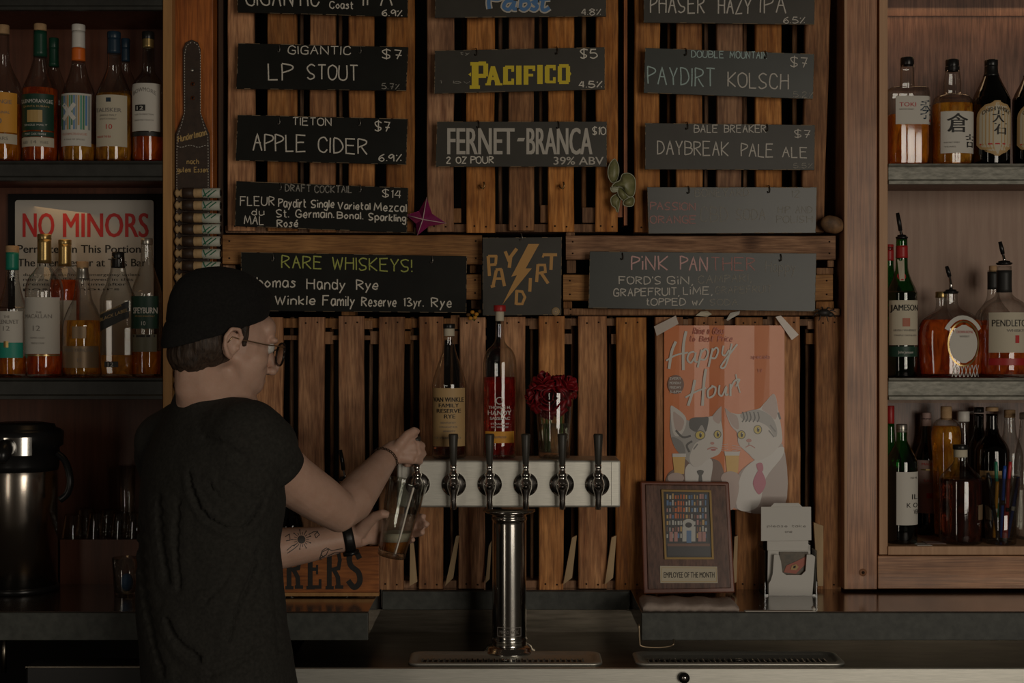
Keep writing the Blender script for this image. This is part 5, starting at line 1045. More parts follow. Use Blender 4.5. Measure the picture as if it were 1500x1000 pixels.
f = lambda x, y: Vector((c.x+(x-30)*s, c.y-math.sqrt(max(0, (52*s)**2-((x-30)*s)**2))-.0006, zz(y)))
for ya, yb in ((716, 725), (726, 735)):
    for i in range(5): xx = -4+i*4.4; mb.poly([f(xx, yb), f(xx+4.4, yb), f(xx+4.4, ya), f(xx, ya)])
mb.mat(INK); f2 = lambda x, y: f(x, y)+Vector((0, -.0006, 0)); btext(mb, 'COFFEE', 0, 723, 4.5, 15, f2); btext(mb, 'HALF POT', 0, 733, 4.5, 16, f2); mb.build('paper_label', t)
# ------------------------------------------------------------------ glassware in the dim corner
def tumbler(px, d, zb, r0, r1, h, label, flip=False, group='bar glasses in the dim corner'):
    x = P(px, 0, d).x; y = d+CY
    a, b_ = (r1, r0) if flip else (r0, r1)
    pr = [(a*.6, zb+.004), (a, zb), (a+.0005, zb+.002), ((a+b_)/2, zb+h*.5), (b_, zb+h), (b_-.002, zb+h), ((a+b_)/2-.002, zb+h*.5), (a-.003, zb+.008), (a*.4, zb+.009)]
    if flip: pr = [(a, zb), (a, zb+.001), ((a+b_)/2, zb+h*.5), (b_, zb+h-.003), (b_*.9, zb+h), (b_*.3, zb+h)]
    m = MB().mat(GLTW); m.lathe((x, y), pr, 24); return m.build('tumbler_glass', None, label, 'glass', group)
for i, (px, dd, h, lb) in enumerate([(106, 3.30, .046, 'small upturned glass beside the airpot handle'), (126, 3.36, .052, 'upturned glass second along from the airpot'), (142, 3.30, .05, 'upturned glass in the middle of the glass cluster'), (160, 3.36, .05, 'upturned glass behind the middle of the cluster'), (177, 3.30, .05, 'upturned glass close to the shirt'), (198, 3.30, .05, 'upturned glass mostly hidden by the shirt')]):
    tumbler(px, dd, ZGL, .018, .026, h*1.2, lb, flip=True)
tumbler(186, 3.37, ZGL, .016, .020, .165, 'tall narrow glass standing above the cluster')
tumbler(222, 3.37, ZGL, .016, .020, .16, 'second tall glass beside the shirt back')
g_ = tumbler(184, 3.12, CT, .024, .030, .085, 'low glass on the counter beside the bartender', group=None)
mb = MB().mat(PBLUE); c = P(186, 0, 3.12); mb.ellip((c.x, c.y, CT+.03), (.014, .012, .02)); mb.build('blue_rag', None, 'blue rag stuffed in the low counter glass', 'rag')
# ------------------------------------------------------------------ pens in a pint glass
c = P(1466, 0, 3.215); s = 3.215/FPX; bz = ZR3
t = thing('pen_glass', 'pint glass crammed with pens on the cabinet floor', 'glass', (c.x, c.y, bz))
MB().mat(GLTW).lathe((c.x, c.y), [(14*s, bz+.006), (21*s, bz+.0005), (21.5*s, bz+.003), (27.5*s, zat(698, 3.215)), (26.5*s, zat(698, 3.215)), (20*s, bz+.012), (6*s, bz+.011)], 32).build('glass', t)
for i, (xb_, xt, yt, cc, lb) in enumerate([(1459, 1449, 698, (.10, .30, .62), 'light blue barrel pen at the glass front'), (1462, 1459, 676, (.03, .22, .12), 'green capped pen standing in the glass'), (1466, 1472, 682, (.02, .08, .40), 'dark blue pen standing tall in the glass'), (1470, 1480, 676, (.45, .03, .03), 'red tipped pen standing in the glass'), (1469, 1488, 700, (.62, .60, .56), 'white barrel pen leaning toward the rim'), (1456, 1461, 705, (.70, .32, .03), 'orange ended pen in the glass'), (1474, 1477, 702, (.50, .06, .05), 'red barrel pen in the glass'), (1476, 1492, 699, (.04, .08, .30), 'navy pen leaning on the glass rim'), (1463, 1447, 692, (.02, .02, .02), 'black pen leaning out at the back of the glass')]):
    dd = 3.215+random.uniform(-.012, .012); a = P(xb_, 0, dd); a.z = bz+.014; b_ = P(xt, yt, dd+random.uniform(-.004, .004))
    m = MB().mat(pm('pen plastic %d' % i, cc, rough=.3)); m.tube([a, a+(b_-a)*.94, b_], [.0038, .0042, .0036], 10); p_ = m.build('pen', None, lb, 'pen', 'pens in the pint glass')
    m = MB().mat(WHP if i % 2 else BLKP); m.tube([a+(b_-a)*.45, a+(b_-a)*.52], .0046, 10); m.build('grip_band', p_)
# business cards on the cabinet floor
for i, (xa_, xb_, lb) in enumerate(((1340, 1362, 'pale card lying beside the green wine bottle'), (1358, 1386, 'striped card lying in front of the dark pink labelled bottle'))):
    mb = MB().mat(PAPER if i == 0 else PINKL); a = P(xa_, 0, 3.2).x; b_ = P(xb_, 0, 3.2).x; mb.box(a, b_, -.02+.02*i, .02+.02*i, bz+.0002+.001*i, bz+.001+.001*i); mb.build('business_card', None, lb, 'card', 'cards on the cabinet floor')
# ------------------------------------------------------------------ ornaments
FOIL = pm('magenta foil', (.42, .04, .20), (.62, .10, .34), 30, rough=.25, metal=.5, bump=.3); PALEP = pm('pale pink edge', (.62, .45, .45), rough=.4)
ctr = P(620, 322, 3.16); t = thing('foil_star', 'magenta foil origami star between the draft cocktail board and pallets', 'ornament', ctr)
tips = [(625, 290), (654, 327), (612, 346), (597, 316), (604, 332)]
tips = [(625, 289), (654, 327), (611, 345), (596, 315)]
rid = []
for k, (x, y) in enumerate(tips):
    nx, ny = tips[(k+1) % 4]; px_, py_ = tips[k-1]
    m = MB().mat(FOIL if k % 2 else pm('deep magenta foil', (.30, .02, .12), (.48, .05, .24), 30, rough=.3, metal=.5)); T_ = P(x, y, 3.165); a = P(620*.34+(x+nx)/2*.66, 322*.34+(y+ny)/2*.66, 3.172); b_ = P(620*.34+(x+px_)/2*.66, 322*.34+(y+py_)/2*.66, 3.172); top = ctr+Vector((0, -.012, 0)); bk = ctr+Vector((0, .016, 0))
    for tri in ((top, T_, a), (top, b_, T_), (bk, a, T_), (bk, T_, b_)): m.poly(tri)
    pt = m.build('star_point', t); m = MB().mat(PALEP); m.tube([top+Vector((0, -.0005, 0)), T_], [.0012, .0008], 5); m.build('crease', pt)
TUR = pm('olive ceramic', (.14, .15, .05), (.27, .25, .12), 50, rough=.4, bump=.5); TUR2 = pm('pale olive rim', (.42, .42, .30), rough=.5)
t = thing('turtle_figurine', 'olive green sea turtle ornament hung between the pallets', 'ornament', P(912, 312, 3.165))
def plate(pts, dd, th, name, bulge=.006, m=TUR):
    q = catmull([(x, y, 0) for x, y in pts], 4, True); cx_ = sum(v.x for v in q)/len(q); cy_ = sum(v.y for v in q)/len(q); rings = []
    for sc_, yo in ((.98, th), (1, th*.5), (.97, 0), (.75, -bulge*.6), (.4, -bulge), (.08, -bulge*1.1)):
        rings.append([P(cx_+(v.x-cx_)*sc_, cy_+(v.y-cy_)*sc_, dd+yo) for v in reversed(q)])
    mb = MB().mat(m); mb.loft(rings); o_ = mb.build(name, t)
    mb = MB().mat(TUR2); mb.smooth = True; ps = [P(v.x, v.y, dd-.001) for v in q]+[P(q[0].x, q[0].y, dd-.001)]; mb.tube(ps, .0011, 5); mb.build('rim', o_)
plate([(901, 233), (906, 243), (906, 256), (902, 266), (896, 267), (891, 258), (891, 246), (895, 237)], 3.165, .006, 'flipper')
plate([(912, 255), (922, 254), (930, 262), (930, 280), (926, 288), (918, 286), (913, 276), (902, 272), (896, 274), (900, 268), (908, 264)], 3.15, .012, 'shell', .012)
plate([(895, 274), (907, 275), (908, 279), (897, 281)], 3.155, .005, 'flipper', .004, TUR2)
plate([(903, 284), (910, 284), (908, 296), (905, 311), (901, 304), (896, 300), (895, 290)], 3.165, .006, 'flipper')
plate([(915, 293), (925, 288), (929, 292), (927, 301), (918, 302), (913, 299)], 3.15, .012, 'head', .010)
plate([(905, 274), (914, 278), (920, 288), (914, 294), (906, 286)], 3.155, .010, 'belly', .008)
t0 = MB().mat(pm('brown stone', (.09, .055, .035), (.30, .16, .07), 45, rough=.6, bump=.5)); 
cc = P(1219, 328, 3.175); rings = []
for i in range(1, 12):
    th = PI*i/12; ring = []
    for k in range(20):
        a = 2*PI*k/20; v = Vector((.026*math.sin(th)*math.cos(a), .018*math.sin(th)*math.sin(a), -.021*math.cos(th))); v *= 1+.16*noise.noise(v*60+Vector((3, 1, 2))); v.z -= .25*max(0, v.x)*.6; ring.append(cc+v)
    rings.append(ring)
t0.loft(rings).build('carved_stone', None, 'small brown stone resting on the sideways pallet end', 'stone')
DARKC = pm('black crepe', (.02, .017, .015), (.04, .035, .03), 60, rough=.5)
t = thing('insect_ornament', 'spiky black insect ornament below the faded board corner', 'ornament', P(1207, 468, 3.16)); mb = MB().mat(DARKC); cc = P(1207, 458, 3.16); mb.ellip(cc, (.014, .01, .009)); mb.ellip(cc+Vector((.014, 0, -.004)), (.008, .007, .006)); mb.build('body', t)
rnd = random.Random(3)
for k in range(8):
    a = k*PI/4+.3; mb = MB().mat(DARKC); v = Vector((math.cos(a), -.2, math.sin(a)*.6)); mb.tube([cc+v*.008, cc+v*.018+Vector((0, 0, .003)), cc+v*.028+Vector((0, 0, -.004))], [.0022, .0016, .0008], 6); mb.build('leg', t)
t = thing('dried_flowers', 'tiny bunch of orange dried flowers at the rare whiskeys board corner', 'flower', P(695, 468, 3.17)); FO = pm('orange petal', (.62, .25, .02), (.75, .38, .05), 60, rough=.6)
for k, (x, y) in enumerate(((686, 461), (692, 457), (698, 460), (703, 456), (696, 465), (689, 466))):
    mb = MB().mat(FO if k % 3 else pm('dried brown', (.15, .07, .02), rough=.8)); mb.ellip(P(x, y, 3.165), (.005, .004, .0045), seg=10, rg=6); mb.build('blossom', t)
    mb = MB().mat(STEM); mb.tube([P(x, y, 3.166), P(695, 470, 3.175)], .0007, 5); mb.build('stalk', t)
# ------------------------------------------------------------------ leather strap with miniature bottles
t = thing('bottle_belt', 'dark leather bottle belt with white stitching nailed to the orange board', 'belt', P(282, 585, 3.18))
LX = lambda y: None
out = [(281, 58, 0), (290, 62, 0), (294, 72, 0), (294, 120, 0), (294, 165, 0), (300, 180, 0), (307, 196, 0), (308, 215, 0), (308, 585, 0), (257, 585, 0), (257, 215, 0), (257, 196, 0), (264, 180, 0), (269, 165, 0), (268, 120, 0), (268, 72, 0), (272, 62, 0)]
q = out; bk = [P(x, y, 3.19) for x, y, _ in reversed(q)]; fr = [P(x, y, 3.184) for x, y, _ in reversed(q)]
MB().mat(LEATH).loft([bk, fr], smooth=False).build('leather', t, bevel=.001)
mb = MB().mat(PWHITE); cxp = 282
for side in (-1, 1):
    pts = [Vector((cxp+side*v, y)) for v, y in ((2, 62), (9, 67), (11.5, 80), (11.5, 120), (11.5, 165), (16, 182), (22.5, 200), (23, 230), (23, 580))]
    for a, b_ in zip(pts, pts[1:]):
        n = max(1, int((b_-a).length/4))
        for i in range(n):
            p0 = a+(b_-a)*(i/n); p1 = a+(b_-a)*((i+.55)/n); ribbon(mb, [tuple(p0), tuple(p1)], .9, flat(3.1835))
for i in range(12): ribbon(mb, [(259+i*4, 214+1.5*math.sin(i)), (261.5+i*4, 214+1.5*math.sin(i+.5))], .9, flat(3.1835))
mb.build('stitching', t, kind='stuff')
mb = MB().mat(SILV); cc = P(281.5, 103, 3.184); mb.tube([cc, cc+Vector((0, -.003, 0))], [.005, .0035], 14); mb.build('rivet', t)
for y in (123, 143.5):
    mb = MB().mat(pm('copper eyelet', (.5, .2, .1), rough=.3, metal=.9)); cc = P(282.5, y, 3.1835); mb.tube([cc, cc+Vector((0, -.0015, 0))], .0048, 14); mb.mat(BLACK); mb.tube([cc+Vector((0, -.0015, 0)), cc+Vector((0, -.0017, 0))], .0028, 12); mb.build('eyelet', t)
mb = MB().mat(INKGOLD); chalk(mb, 'Hundertmann', 261, 208, 9, 302, flat(3.183), 1.1, -10); chalk(mb, 'nach', 274, 240, 7, 291, flat(3.183), 1.0); chalk(mb, 'gutem Essen', 260, 252, 7, 304, flat(3.183), 1.0); mb.build('gold_lettering', t)
KRAFT = pm('brown kraft wrap', (.42, .27, .13), (.55, .37, .19), 60, rough=.8, bump=.5); GRP = pm('green print', (.01, .14, .07), rough=.6); MLAB = pm('mini bottle label', (.55, .56, .48), rough=.6)
for i in range(17):
    y = 283+i*17.6; tl = random.uniform(-1, 2)
    a = P(256, y, 3.168); b_ = P(324, y+tl, 3.168); ax = (b_-a)
    rt = thing('miniature_bottle', ('wrapped miniature bottle in the belt, ' + ['first below the gold lettering', 'second below the gold lettering', 'third below the gold lettering', 'fourth below the gold lettering', 'fifth below the gold lettering', 'sixth below the gold lettering', 'last label fully clear of the beanie', 'its label tucked behind the beanie top'][i]) if i < 8 else 'crumpled end of the '+['ninth', 'tenth', 'eleventh', 'twelfth', 'thirteenth', 'fourteenth', 'fifteenth', 'sixteenth', 'last'][i-8]+' miniature down the belt, beside the bartender\'s head', 'bottle', a+ax*.5, 'miniature bottles in the leather belt')
    r = .0115
    def at_(u): return a+ax*u
    mb = MB().mat(KRAFT); us = (0, .03, .06, .10, .14, .2, .35, .5, .62); rr = (.0035, .008, .0105, .0055, .0095, .0105, .0108, .0105, .0102); mb.tube([at_(u) for u in us], list(rr), 12); mb.build('paper_wrap', rt)
    mb = MB().mat(MLAB); mb.tube([at_(.60), at_(.61), at_(.97), at_(.985)], [.0100, .0114, .0114, .0095], 16); lo = mb.build('label', rt)
    mb = MB().mat(GRP); fm_ = lambda x, yy: Vector((at_(0).x+(x-256)*3.168/FPX, 3.168+CY-math.sqrt(max(0, .0118**2-(zat(yy, 3.168)-a.z)**2)), zat(yy, 3.168)))
    for (p0, p1) in (((299, y+5), (312, y-5)), ((305, y+6), (318, y-4)), ((299, y-5), (303, y+5))): ribbon(mb, [(p0[0]+(p1[0]-p0[0])*k/4, p0[1]+(p1[1]-p0[1])*k/4) for k in range(5)], 1.6, fm_)
    mb.build('green_lettering', lo)
    mb = MB().mat(BLKP); mb.tube([at_(.985), at_(1.0)], [.0085, .008], 12); mb.build('cap', rt)
    mb = MB().mat(LEATH); mb.tube([at_(.18), at_(.181), at_(.42), at_(.421)], [.0105, .0124, .0124, .0105], 14); mb.build('leather_loop', t)
# ------------------------------------------------------------------ the bartender
def fuse(mb, voxel, smooth=6, fac=.5):
    """closed shapes fused into one continuous skin"""
    me = bpy.data.meshes.new('f'); me.from_pydata(mb.v, [], mb.f); ob = bpy.data.objects.new('f', me); C.objects.link(ob)
    r = ob.modifiers.new('r', 'REMESH'); r.mode = 'VOXEL'; r.voxel_size = voxel; r.adaptivity = 0
    s_ = ob.modifiers.new('s', 'SMOOTH'); s_.iterations = smooth; s_.factor = fac
    dg = bpy.context.evaluated_depsgraph_get(); m2 = bpy.data.meshes.new_from_object(ob.evaluated_get(dg))
    out = MB(); out.v = [v.co.copy() for v in m2.vertices]; out.f = [tuple(p.vertices) for p in m2.polygons]; out.nor = [v.normal.copy() for v in m2.vertices]
    out.fm = [0]*len(out.f); out.sm = [True]*len(out.f)
    bpy.data.objects.remove(ob); bpy.data.meshes.remove(me); bpy.data.meshes.remove(m2)
    return out
SKIN = pm('skin', (.56, .345, .255), (.63, .405, .31), 35, rough=.48, sss=.12, bump=.12, bscale=300)
SHIRT = pm('black heather tee', (.018, .017, .014), (.034, .032, .027), 160, (1, 1, 1), rough=.95, bump=.12)
KNIT = pm('black knit', (.006, .0055, .005), (.013, .012, .011), 220, rough=1, bump=.5)
HAIR = pm('dark brown hair', (.022, .014, .010), (.075, .048, .032), 40, (6, 6, .9), rough=.55, bump=.9)
DEN = pm('black denim', (.012, .012, .014), (.02, .02, .022), 200, rough=.9)
floorc = P(315, 0, 2.6)
PER = thing('person', 'bartender in black beanie, glasses and black tee pouring beer, back turned', 'person', (floorc.x, floorc.y, 0))
ph = math.radians(40); FT = Vector((math.cos(ph), math.sin(ph), 0)); RT = Vector((math.sin(ph), -math.cos(ph), 0))
def tring(px, py, a, b, d=2.6, n=40, tilt=0):
    c = P(px, py, d); return [c+RT*(a*math.cos(2*PI*k/n))+FT*(b*math.sin(2*PI*k/n))+Vector((0, 0, tilt*math.sin(2*PI*k/n))) for k in range(n)]
yaw, pit = math.radians(29), math.radians(9)
HF = Vector((math.cos(yaw)*math.cos(pit), math.sin(yaw)*math.cos(pit), -math.sin(pit))); HR = Vector((math.sin(yaw), -math.cos(yaw), 0)); HU = HR.cross(HF)
HO = P(322, 505, 2.57); HM = Matrix((HF, HR, HU)).transposed()
def H(f, s_, u): return HO+HF*f+HR*s_+HU*u
b = MB()
def E(f, s_, u, rf, rs, ru): b.ellip(H(f, s_, u), (rf, rs, ru), HM)
E(-.010, 0, .036, .085, .072, .078)           # skull
E(.030, 0, .005, .064, .064, .078)            # upper face
E(.038, 0, -.040, .056, .058, .062); E(.004, 0, -.050, .052, .060, .042); E(-.006, .026, -.070, .046, .034, .046); E(-.006, -.026, -.070, .046, .034, .046); E(.022, .026, -.078, .040, .034, .030); E(.022, -.026, -.078, .040, .034, .030)
for s_ in (-1, 1):
    E(.052, s_*.034, -.018, .032, .026, .028)  # cheeks
    b.tube([H(-.002, s_*.057, -.035), H(.012, s_*.054, -.058), H(.045, s_*.036, -.084), H(.068, s_*.012, -.098)], [.020, .020, .018, .017], 12)
    E(.086, s_*.028, .022, .012, .024, .008)   # brow ridge
    E(.103, s_*.011, -.034, .010, .008, .008)  # nostril wing
E(.020, 0, -.068, .050, .050, .034); E(.064, 0, -.097, .024, .028, .022); E(.045, 0, -.075, .034, .040, .026)           # chin
E(.072, 0, .040, .026, .050, .030)            # forehead
b.tube([H(.086, 0, .012), H(.098, 0, -.008), H(.110, 0, -.026), H(.107, 0, -.034)], [.009, .010, .0115, .010], 12)
E(.085, 0, -.055, .010, .023, .0055); E(.083, 0, -.066, .010, .019, .007); E(.072, 0, -.060, .020, .036, .024)
for s_ in (-1, 1):   # ears: bowl, helix, lobe
    E(-.004, s_*.076, .000, .016, .006, .026)
    b.tube([H(.010, s_*.076, .000), H(.013, s_*.082, .016), H(.004, s_*.087, .029), H(-.010, s_*.090, .028), H(-.019, s_*.090, .013), H(-.017, s_*.087, -.004), H(-.008, s_*.083, -.019), H(.002, s_*.079, -.028)], [.004, .0042, .0044, .0046, .0046, .0044, .0048, .006], 10)
    b.tube([H(.008, s_*.080, -.008), H(.009, s_*.083, -.001)], [.005, .004], 8)
b.tube([P(306, 612, 2.60), P(310, 575, 2.60), P(312, 548, 2.585), P(318, 515, 2.575)], [.070, .062, .058, .056], 24)
b.tube([H(.015, 0, -.055), P(342, 580, 2.60)], [.048, .050], 20)
b.tube([H(-.036, 0, -.030), H(-.028, 0, -.078), P(303, 600, 2.60)], [.042, .044, .054], 20)
# torso under the shirt
b.loft([tring(318, 1010, .165, .105), tring(308, 900, .155, .10), tring(308, 800, .15, .10), tring(312, 720, .165, .10), tring(315, 660, .17, .09), tring(317, 620, .14, .07), tring(314, 590, .08, .06)])
# right arm
RA = [(372, 645, 2.505, .050), (396, 674, 2.53, .050), (430, 704, 2.57, .0480), (470, 731, 2.625, .0445), (497, 748, 2.67, .0415), (516, 734, 2.71, .0415), (532, 712, 2.76, .0375), (552, 688, 2.82, .0300), (566, 670, 2.86, .0250), (574, 664, 2.875, .0245)]
b.tube([P(*q[:3]) for q in RA], [q[3] for q in RA], 24)
b.ellip(P(503, 757, 2.67), (.024, .024, .024))
LA = [(240, 665, 2.73, .046), (280, 735, 2.78, .046), (345, 812, 2.81, .042), (380, 808, 2.83, .043), (417, 802, 2.85, .0415), (455, 797, 2.865, .036), (490, 791, 2.875, .029), (512, 787, 2.88, .0245), (526, 783, 2.885, .0245)]
b.tube([P(*q[:3]) for q in LA], [q[3] for q in LA], 24)
# right hand: fist round the first tap handle
W = P(573, 664, 2.875)
for k, (kx, ky) in enumerate(((601, 641), (608, 651), (610, 662), (606, 673))):
    K = P(kx, ky, 2.878-.002*k); b.tube([W+Vector((0, 0, .012-.008*k)), P((573+kx)/2, (664+ky)/2-3+k*1.5, 2.868), K], [.014, .0125, .0105], 12)
    r = (.0092, .0095, .0090, .0080)[k]
    b.tube([K, P(kx+9, ky+2, 2.895), P(kx+7, ky+4, 2.922), P(kx-5, ky+6, 2.926), P(kx-13, ky+8, 2.915)], [r*1.08, r, r*.95, r*.9, r*.72], 12)
b.tube([P(578, 662, 2.865), P(588, 648, 2.862), P(597, 637, 2.868), P(607, 631, 2.878), P(612, 632, 2.888)], [.014, .0125, .0105, .0095, .0070], 12)
# left hand behind the glass
W = P(524, 784, 2.885)
for k, (kx, ky, L_) in enumerate(((557, 757, 621), (556, 768, 626), (555, 780, 620), (551, 791, 606))):
    K = P(kx, ky, 2.918); b.tube([W+Vector((0, 0, .010-.007*k)), P(540, (784+ky)/2, 2.895), K], [.015, .0135, .0110], 12)
    r = (.0088, .0090, .0086, .0076)[k]
    b.tube([K, P(kx+24, ky+1, 2.944), P(L_-14, ky+2, 2.940), P(L_-3, ky, 2.918), P(L_, ky-1, 2.908)], [r*1.08, r, r*.95, r*.88, r*.68], 12)
b.tube([P(526, 780, 2.875), P(538, 766, 2.862), P(550, 756, 2.850), P(561, 752, 2.842), P(570, 754, 2.842)], [.016, .0135, .0110, .0098, .0070], 12)
body = fuse(b, .0026, 6).mat(SKIN)
adj = {}
for f_ in body.f:
    for i in range(len(f_)): adj.setdefault(f_[i], set()).update((f_[i-1], f_[(i+1) % len(f_)]))
for cen, rad in ((H(.014, .060, -.062), .052), (H(.014, -.060, -.062), .052), (H(.0, .050, -.085), .045), (H(.0, -.050, -.085), .045), (H(-.030, .040, -.095), .055), (H(-.030, -.040, -.095), .055), (H(.050, .045, -.050), .032), (H(.050, -.045, -.050), .032)):   # soften jaw into neck
    reg = {}
    for i, v in enumerate(body.v):
        dd_ = (v-cen).length
        if dd_ < rad: reg[i] = min(1, (1-dd_/rad)*2.2)
    for it in range(70):
        new = {i: body.v[i]*(1-w_*.6)+sum((body.v[j] for j in adj[i]), Vector())/len(adj[i])*w_*.6 for i, w_ in reg.items()}
        for i, v in new.items(): body.v[i] = v
bt = BVHTree.FromPolygons(body.v, body.f)
body.build('body', PER)
def cast(x, y, off=.0005):
    o = Vector((0, CY, CZ)); q = P(x, y, 2.0); dr = (q-o).normalized()
    hit = bt.ray_cast(o, dr)
    if hit[0] is None: return P(x, y, 2.85)
    n_ = hit[1] if hit[1].dot(dr) < 0 else -hit[1]
    return hit[0]+n_*off
tat = MB().mat(pm('tattoo ink', (.07, .06, .055), rough=.6)); cx_, cy_ = 441.5, 790
def sub(pts, n=4):
    o = []
    for a, b_ in zip(pts, pts[1:]): o += [(a[0]+(b_[0]-a[0])*i/n, a[1]+(b_[1]-a[1])*i/n) for i in range(n)]
    return o+[pts[-1]]
for r_ in (1.2, 3, 4.8): ribbon(tat, [(cx_+r_*math.cos(i*PI/9), cy_+r_*math.sin(i*PI/9)) for i in range(19)], 2.2, cast)
for i in range(18):
    a = i*PI/9; r1 = 14 if i % 2 else 11; ribbon(tat, sub([(cx_+7*math.cos(a), cy_+7*math.sin(a)), (cx_+r1*math.cos(a), cy_+r1*math.sin(a))], 3), .9, cast)
    if i % 2: ribbon(tat, sub([(cx_+r1*math.cos(a)-1, cy_+r1*math.sin(a)), (cx_+r1*math.cos(a)+1, cy_+r1*math.sin(a))], 2), 1.6, cast)
for pts in ([(420, 806), (428, 799), (434, 797)], [(421, 810), (430, 804), (436, 799)], [(452, 783), (459, 779), (466, 778)], [(463, 788), (461, 783), (465, 779), (468, 783), (463, 788)], [(418, 786), (424, 782), (425, 791), (419, 792)], [(468, 818), (472, 808), (482, 803), (478, 812), (468, 818)], [(472, 806), (478, 802), (486, 806), (496, 804), (502, 803)], [(480, 814), (490, 809), (502, 809)], [(472, 806), (470, 812), (475, 816)]):
    ribbon(tat, sub(pts, 5), 1.1, cast)
tat.build('tattoo', PER, label='inked sun and leaves on the forearm')
# hair
hb = MB(); hb.ellip(H(-.029, 0, .000), (.064, .0765, .059), HM); hb.ellip(H(-.048, 0, -.024), (.045, .060, .042), HM)
for s_ in (-1, 1): hb.tube([H(.018, s_*.066, .038), H(.024, s_*.0650, .018), H(.026, s_*.0640, .002)], [.011, .0085, .004], 10)
h_ = fuse(hb, .003, 3)
for i, v in enumerate(h_.v):
    h_.v[i] = v+h_.nor[i]*.003*noise.noise(Vector((v.x*120, v.y*120, v.z*22)))
h_.mat(HAIR).build('hair', PER)
for s_ in (-1, 1): MB().mat(pm('eye white', (.7, .68, .64), rough=.2)).ellip(H(.083, s_*.030, .008), (.011, .012, .0115), HM).build('eye', PER)
# beanie
kn = MB(); rg = []
prof = [(.985, -.004), (1.03, -.001), (1.045, .008), (1.05, .022), (1.045, .036), (1.025, .043), (1.0, .045), (.995, .050), (.965, .058), (.91, .072), (.83, .086), (.73, .098), (.60, .108), (.44, .116), (.23, .122), (.02, .123)]
N_ = 96
for sc_, hh in prof:
    ring = []
    up = max(0, hh-.044)
    for k in range(N_):
        a = 2*PI*k/N_; cf = .0895*math.cos(a); s_ = .079*math.sin(a)*sc_
        ribk = 1+.010*math.sin(48*a)*(1 if hh > 0 else .3)
        fb = -.0125-up*.40
        ring.append(H(fb+cf*sc_*ribk, s_*ribk, .024+.48*cf*sc_*(1-up*5)-up*.12+hh))
    rg.append(ring)
kn.mat(KNIT).loft(rg); kn.build('beanie', PER)
# spectacles
FR = pm('black lens rim', (.015, .012, .010), rough=.3); GOLDW = pm('thin gold wire', (.45, .30, .18), rough=.3, metal=.9)
gl = MB().mat(FR); gl.smooth = True
for s_ in (-1, 1):
    pts = []
    for k in range(24):
        a = 2*PI*k/24; rx, rz = .0235, .0205
        sq_ = 1+.08*abs(math.sin(2*a))
        pts.append(H(.107-.10*max(0, abs(.034+rx*math.cos(a))-.03)*.9, s_*(.034+rx*sq_*math.cos(a)), -.001+rz*sq_*math.sin(a)))
    pts.append(pts[0]); gl.tube(pts, .0021, 8)
gl.mat(GOLDW); gl.tube([H(.108, -.011, .006), H(.113, 0, .010), H(.108, .011, .006)], .0012, 8)
for s_ in (-1, 1): gl.tube([H(.104, s_*.057, .012), H(.098, s_*.066, .012), H(.060, s_*.076, .010), H(.010, s_*.081, .012), H(-.004, s_*.084, .014), H(-.016, s_*.080, -.004)], .0012, 8)
g_ = gl.build('glasses', PER); m = MB().mat(thinglass('spectacle lens', (.75, .70, .66), .1))
for s_ in (-1, 1):
    m.poly([H(.1065-.10*max(0, abs(.034+.0235*math.cos(2*PI*k/24))-.03)*.9, s_*(.034+.0235*math.cos(2*PI*k/24)), -.001+.0205*math.sin(2*PI*k/24)) for k in range(24)])
m.build('lens', g_)
# T-shirt: one fused shell, folds pressed in
sb = MB()
sb.loft([tring(322, 1075, .188, .130), tring(320, 1000, .190, .128), tring(308, 900, .183, .119), tring(305, 800, .178, .113), tring(310, 720, .190, .113), tring(314, 665, .188, .106), tring(317, 630, .160, .092), tring(316, 602, .118, .078), tring(316, 589, .088, .076, tilt=-.012), tring(316, 576, .068, .070, tilt=-.016), tring(316, 573, .060, .062, tilt=-.016)])
sb.chain([P(335, 632, 2.55), P(362, 640, 2.505), P(384, 656, 2.51)], [.070, .070, .066]); sb.tube([P(366, 634, 2.50), P(384, 662, 2.515), P(402, 690, 2.540)], [.066, .0625, .0565], 32)
sb.chain([P(285, 630, 2.66), P(246, 648, 2.70), P(246, 670, 2.73)], [.068, .064, .060]); sb.tube([P(240, 655, 2.715), P(250, 695, 2.75), P(268, 728, 2.775)], [.060, .058, .055], 28)
sh = fuse(sb, .005, 16)
FOLDS = [([(276, 690), (284, 722), (300, 752), (328, 772), (356, 773), (378, 745), (384, 728)], 3.2, .010), ([(330, 704), (348, 714), (372, 724)], 3, .007), ([(302, 700), (316, 724), (340, 742)], 3, .005), ([(378, 800), (372, 835), (356, 872), (342, 905), (334, 940)], 4, .008), ([(244, 900), (262, 938), (292, 964)], 5, .010), ([(232, 720), (236, 790), (246, 850)], 5, .007), ([(205, 760), (210, 850), (224, 930), (240, 985)], 5, .007), ([(262, 720), (258, 800), (262, 860)], 5, .004), ([(398, 800), (404, 870), (410, 950)], 4, .005), ([(350, 800), (330, 850), (300, 880)], 4, .004), ([(300, 990), (340, 975), (380, 950)], 5, .006), ([(366, 730), (384, 722), (392, 712)], 3, .008), ([(290, 640), (330, 652), (360, 672)], 6, .003)]
SEG = []
for pts, w_, dep in FOLDS:
    q = catmull([(x, y, 0) for x, y in pts], 4)
    for i in range(len(q)-1): SEG.append((q[i].x, q[i].y, q[i+1].x, q[i+1].y, w_, dep*sm(0, .25, i/len(q)+.08)*sm(0, .25, 1-i/len(q)+.05)))
fid = {}
